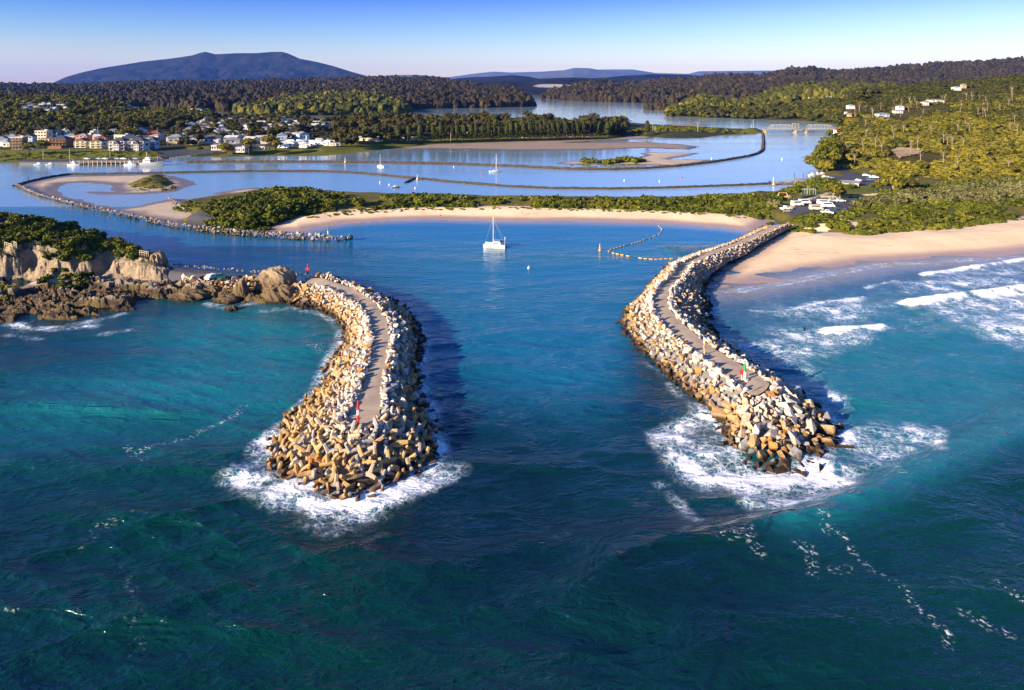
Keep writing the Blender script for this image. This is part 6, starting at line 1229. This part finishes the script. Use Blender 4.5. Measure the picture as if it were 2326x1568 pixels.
for (a, b), (c, d), n, wh in [((1833, 456), (1860, 449.6), 11, 'beside the path'), ((1861, 449.6), (1927, 449.4), 26, 'along the car park lawn'), ((1938, 448.6), (1996, 443.6), 22, 'along the right of the car park lawn')]:
    for k in range(n): put(BOp, G(a+(c-a)*k/(n-1), b+(d-b)*k/(n-1)), 0, f'short cream timber bollard {wh}', f'cream bollards {wh}')
def beacon(label, u, v, h, mats, z=None, base=True, disc=None):
    p = P(u, v, z) if z is not None else G(u, v); t = thing('beacon', label, 'beacon', p)
    if base: m = MB(); m.tube((0, 0, -.6), (0, 0, .25), .7, .62, 12); m.build('base', CREAM, t)
    n = len(mats)
    for k, mt in enumerate(mats): m = MB(); m.tube((0, 0, .2+h*k/n), (0, 0, .2+h*(k+1)/n), .20, .19, 12); m.build('pole_section', mt, t)
    m = MB(); m.tube((0, 0, .2+h), (0, 0, .5+h), .12, .10, 8); m.ball((0, 0, h+.6), .17); m.build('lantern', mats[-1], t)
    if disc: m = MB(); m.tube((-.55, -.1, h*.8), (.55, -.1, h*.8), .30, .30, 8); m.build('daymark', disc, t)
    return t
beacon('red and white beacon pole at the end of the left breakwater path', 813.5, 969, 3.1, [RED, RED, WHITE, RED], ZP)
beacon('green and white beacon pole at the end of the right breakwater path', 1692, 864, 2.6, [WHITE, WHITE, GREEN, GREEN], ZP)
beacon('red topped channel beacon on the far edge of the headland road', 699, 631, 2.9, [WHITE, DARK, RED, RED], 3.0, True, RED)
beacon('green topped white beacon near the end of the sand spit wall', 745, 537, 2.6, [WHITE, WHITE, GREEN], 1.2)
beacon('thin white marker post at the end of the boat ramp groyne', 1757, 418, 3.0, [WHITE, WHITE], 1.0); beacon('white marker with a red top on the far lagoon wall', 784, 368, 3.6, [WHITE, WHITE, RED], 1.0); beacon('dark marker stick near the spit tip', 64, 413.5, 2.5, [DARK, DARK], .8, False)
beacon('white post standing on the channel islet beach', 1616, 365, 1.6, [WHITE], .3, False); beacon('pale marker on the nearer lagoon wall', 948, 406, 1.7, [WHITE, CREAM], .8)
p = P(1684.5, 859, ZP); t = thing('lifebuoy_stand', 'round red lifebuoy on a short stand beside the green beacon', 'lifebuoy stand', p); m = MB(); m.tube((0, 0, 0), (0, 0, .9), .06); m.build('post', WHITE, t); m = MB(); m.tube((0, -.05, 1.05), (0, -.22, 1.05), .42, .42, 16); m.build('lifebuoy', RED, t)
p = P(1600, 806, ZP); t = thing('signal_post', 'tan post with small fittings on a round concrete base on the right breakwater', 'post', p); m = MB(); m.tube((0, 0, -.1), (0, 0, .12), .85, .8, 16); m.build('base', flat('concrete', (.42, .39, .35)), t); m = MB(); m.tube((0, 0, .1), (0, 0, .6), .22, .09, 8); m.tube((0, 0, .5), (0, 0, 2.6), .09, .08, 8); m.build('pole', TAN, t)
m = MB(); m.box((-.08, -.1, 2.45), (.3, .2, .55)); m.build('lamp_box', CREAM, t); m = MB(); m.box((-.14, -.12, 1.5), (.22, .12, .6)); m.build('rescue_box', TAN, t)
# swimming net: a line of floats
NET = [(1495, 513), (1504, 521.6), (1498, 531.6), (1475.5, 541.6), (1445.5, 551.6), (1413, 560), (1380.5, 569), (1384, 573), (1395.5, 576.6), (1433, 583.6), (1460.5, 588), (1488, 590), (1523, 588), (1558, 586)]
npt = np.array([P(*a, .05) for a in NET]); m = MB()
for i in range(len(npt)-1): m.tube(npt[i], npt[i+1], .05, n=4)
tag(m.build('net_rope', DARK), 'thin rope of the swimming enclosure across the bay corner', 'rope')
FL = [thing('float', 'x', 'float'), 0]; m = MB(); m.tube((-.5, 0, .08), (.5, 0, .08), .15, n=8); m.tube((-.6, 0, .08), (-.5, 0, .08), .07, .15, 8); m.tube((.5, 0, .08), (.6, 0, .08), .15, .07, 8); m.build('float_body', YEL, FL[0])
seg = np.linalg.norm(np.diff(npt, axis=0), axis=1); cum = np.r_[0, np.cumsum(seg)]; d = 1.0
while d < cum[-1]:
    q = [np.interp(d, cum, npt[:, k]) for k in range(3)]; i = min(np.searchsorted(cum, d)-1, len(seg)-1); dv = npt[i+1]-npt[i]; arm = 'nearer' if d > cum[7] else 'farther'
    put(FL, tuple(q), math.atan2(dv[1], dv[0]), f'yellow float on the {arm} arm of the swimming net', f'yellow floats on the {arm} arm of the net'); d += rh_.choice([1.7, 2.1, 4.4, 3.0], p=[.45, .2, .15, .2])
def buoy(label, u, v, mt, h=1.2, r=.55):
    t = thing('buoy', label, 'buoy', P(u, v, 0)); m = MB(); m.tube((0, 0, -.3), (0, 0, .35), r, r*.95, 12); m.tube((0, 0, .35), (0, 0, h), r*.55, r*.2, 10); m.build('float_body', mt, t); m = MB(); m.ball((0, 0, h+.12), r*.3); m.build('top_mark', mt, t)
buoy('upright yellow buoy left of the swimming net corner', 1362.5, 570, YEL, 2.2, .45); buoy('small white mooring buoy in the open bay', 1201, 610, WHITE, .6, .4); buoy('red channel buoy right of the middle yacht', 1094.5, 398, RED, 1.5, .5); buoy('red and white buoy in the bright channel', 1548, 404.5, RED, 1.1, .6); buoy('white topped buoy below the bridge', 1776, 362.5, WHITE, 1.1, .6)
for i, (u, v) in enumerate([(863, 416), (884, 421), (943, 428.5), (1031, 380), (1418, 411), (1498, 413)]): buoy(['white float near the reed beds of the lagoon', 'white float left of the skiff', 'white float right of the skiff', 'white float beyond the far wall', 'thin white buoy mid channel', 'thin white buoy right of mid channel'][i], u, v, WHITE, .8, .4)
# jetty at the ramp
p = P(1816, 409, 0); t = thing('jetty', 'short tan jetty with two dark piles beside the boat ramp', 'jetty', p); m = MB(); m.box((0, 0, .7), (6.5, 1.8, .3)); m.build('deck', WOOD, t)
for x in (-2.4, 2.6): m = MB(); m.tube((x, .9, -1), (x, .9, 3.8), .16); m.tube((x, .9, 3.8), (x, .9, 4.1), .17, .05); m.build('pile', DARK, t)
# poles in town and on the causeway
def pole(label, u, v, h, mt=CREAM, arm=True, group=None, pos=None):
    p = pos or G(u, v); t = thing('utility_pole', label, 'pole', p, 0, group); m = MB(); m.tube((0, 0, -.3), (0, 0, h), .17, .12, 7); m.build('post', mt, t)
    if arm: m = MB(); m.box((0, 0, h-.4), (1.8, .12, .12)); m.build('crossarm', mt, t)
    return (p[0], p[1], p[2]+h-.3)
for i, (u, v, h, a) in enumerate([(222, 317, 12, 0), (305, 315, 12, 0), (357, 314, 10, 0), (264, 312, 9, 0), (400, 312, 11, 1), (381, 332, 10, 1), (423, 325, 10, 1), (478, 326, 9, 1), (391, 331, 10, 1), (158, 366, 9, 0), (250, 366, 7, 0), (98, 365, 9, 0), (174, 346, 6, 0), (137, 314, 8, 1), (30, 318, 8, 1), (36, 320, 9, 1), (199, 318, 7, 1)]):
    pole(['tall floodlight pole of the sports ground', 'second floodlight pole of the sports ground', 'third floodlight pole by the bank', 'slim floodlight pole behind the apartments', 'pole where the town road climbs', 'pole at the apartment corner', 'pole by the white canopy', 'pole at the right of the canopy', 'leaning pole beside the apartments', 'lamp pole at the left end of the wharf', 'slim lamp pole midway along the wharf', 'lamp pole on the quay', 'short lamp on the grassy bank', 'pole by the pale blue hall', 'pole behind the brown block', 'second pole behind the brown block', 'pole by the pink hall'][i], u, v, h, CREAM if not a else WOOD, bool(a))
tops = [pole(['power pole over the causeway scrub', 'short power pole left of the next', 'tall power pole midway on the causeway', 'power pole by the bridge approach', 'tallest power pole at the bridge approach', 'power pole behind the bridge on the bank'][i], u, v, h, CREAM, True) for i, (u, v, h) in enumerate([(1483, 298, 9), (1488, 299, 6), (1585, 299, 11), (1707, 297, 7), (1711, 297, 13), (1870, 272, 14)])]
m = MB()
for a, b in ((0, 2), (2, 4), (4, 5)):
    A, B = np.array(tops[a]), np.array(tops[b]); pr = None
    for k in range(9): f = k/8; q = A*(1-f)+B*f; q[2] -= 4*1.6*f*(1-f); (m.tube(pr, q, .05, n=4) if pr is not None else None); pr = q
tag(m.build('power_line', GREY), 'sagging power line strung along the causeway to the bridge', 'power line')
# white rails on the headland, rail fence at the cliff end, white rail on the shore road
def rail(label, a, b, z, n, h=1.0, mt=WHITE):
    A, B = np.array(P(*a, z)), np.array(P(*b, z)); t = thing('rail_fence', label, 'fence', tuple(A))
    for k in range(n): q = (B-A)*k/(n-1); m = MB(); m.box((q[0], q[1], q[2]+h/2-.2), (.08, .08, h+.4)); m.build('post', mt, t)
    m = MB(); m.tube((0, 0, h), tuple((B-A)+np.array((0, 0, h))), .045, n=5); m.tube((0, 0, h*.5), tuple((B-A)+np.array((0, 0, h*.5))), .035, n=5); m.build('rail', mt, t)
rail('white lookout rail at the left of the headland', (10, 558), (27, 563), 9.8, 5, 1.0, CREAM); rail('short white lookout rail right of the first', (31, 556), (38, 561), 9.8, 3, 1.0, CREAM); rail('pale timber rail at the cliff end lookout', (317, 577), (337, 580), 6.0, 6, 1.0, CREAM)
rail('white post rail along the shore road past the wharf', (385, 361), (432, 355), 1.8, 16)
# people: a surfer and two walkers
def person(label, loc, rz, board=False):
    me = bpy.data.meshes.new('person'); J = [(0, 0, .95), (0, 0, 1.2), (0, 0, 1.42), (0, 0, 1.52), (0, -.01, 1.66), (.18, 0, 1.42), (.25, -.03, 1.15), (.24, -.14, .92), (-.18, 0, 1.42), (-.26, .02, 1.15), (-.24, -.04, .90), (.10, 0, .90), (.12, -.06, .50), (.12, .04, .06), (.12, -.12, .03), (-.10, 0, .90), (-.13, .05, .50), (-.14, .16, .08), (-.14, .02, .03)]
    E = [(0, 1), (1, 2), (2, 3), (3, 4), (2, 5), (5, 6), (6, 7), (2, 8), (8, 9), (9, 10), (0, 11), (11, 12), (12, 13), (13, 14), (0, 15), (15, 16), (16, 17), (17, 18)]
    R = [.13, .14, .13, .055, .10, .065, .05, .035, .065, .05, .035, .10, .065, .045, .04, .10, .065, .045, .04]
    me.from_pydata(J, E, []); o = bpy.data.objects.new('person', me); COL.objects.link(o); sk = o.modifiers.new('skin', 'SKIN')
    for v, r in zip(me.skin_vertices[0].data, R): v.radius = (r, r)
    me.skin_vertices[0].data[0].use_root = True; o.modifiers.new('sub', 'SUBSURF').levels = 1; me.materials.append(NAVY if board else SKIN)
    o.location = loc; o.rotation_euler = (0, 0, rz); tag(o, label, 'person')
    m = MB(); m.ball((0, .02, 1.70), .115, 1.0); m.build('hair', DARK, o)
    if not board: m = MB(); m.tube((0, 0, .92), (0, 0, 1.45), .17, .19, 10); m.build('shirt', RED, o)
person('person in a dark wetsuit standing waist deep in the surf', (P(1827, 759, -.6)), .4, True); person('person in a red top walking on the pale bay beach', G(1001, 496), 1.0); person('person in a red top far along the bay beach near the sand edge', G(1186, 489), -1.2)
# morning mist lying on the far lake
bm = bmesh.new(); bmesh.ops.create_icosphere(bm, subdivisions=3, radius=1); me = bpy.data.meshes.new('mist')
for v in bm.verts: n = fbm(np.array([v.co.x*2+5]), np.array([v.co.y*2+v.co.z]), 3, 2)[0]; v.co = v.co*(.6+.8*n)
bm.to_mesh(me); bm.free(); mo = link(bpy.data.objects.new('mist', me)); d = 3900; mo.location = ((1254-U0)/F*d, d, CH-(198-VH)/F*d+6); mo.scale = (120, 60, 11)
mm = bpy.data.materials.new('mist_air'); mm.use_nodes = True; tt = mm.node_tree; tt.nodes.clear(); o_ = tt.nodes.new('ShaderNodeOutputMaterial'); v_ = tt.nodes.new('ShaderNodeVolumePrincipled'); v_.inputs['Density'].default_value = .009; v_.inputs['Color'].default_value = (.95, .93, .95, 1)
for k in ('Density Attribute', 'Color Attribute', 'Temperature Attribute'): v_.inputs[k].default_value = ''
tt.links.new(v_.outputs[0], o_.inputs['Volume']); me.materials.append(mm); tag(mo, kind='stuff')
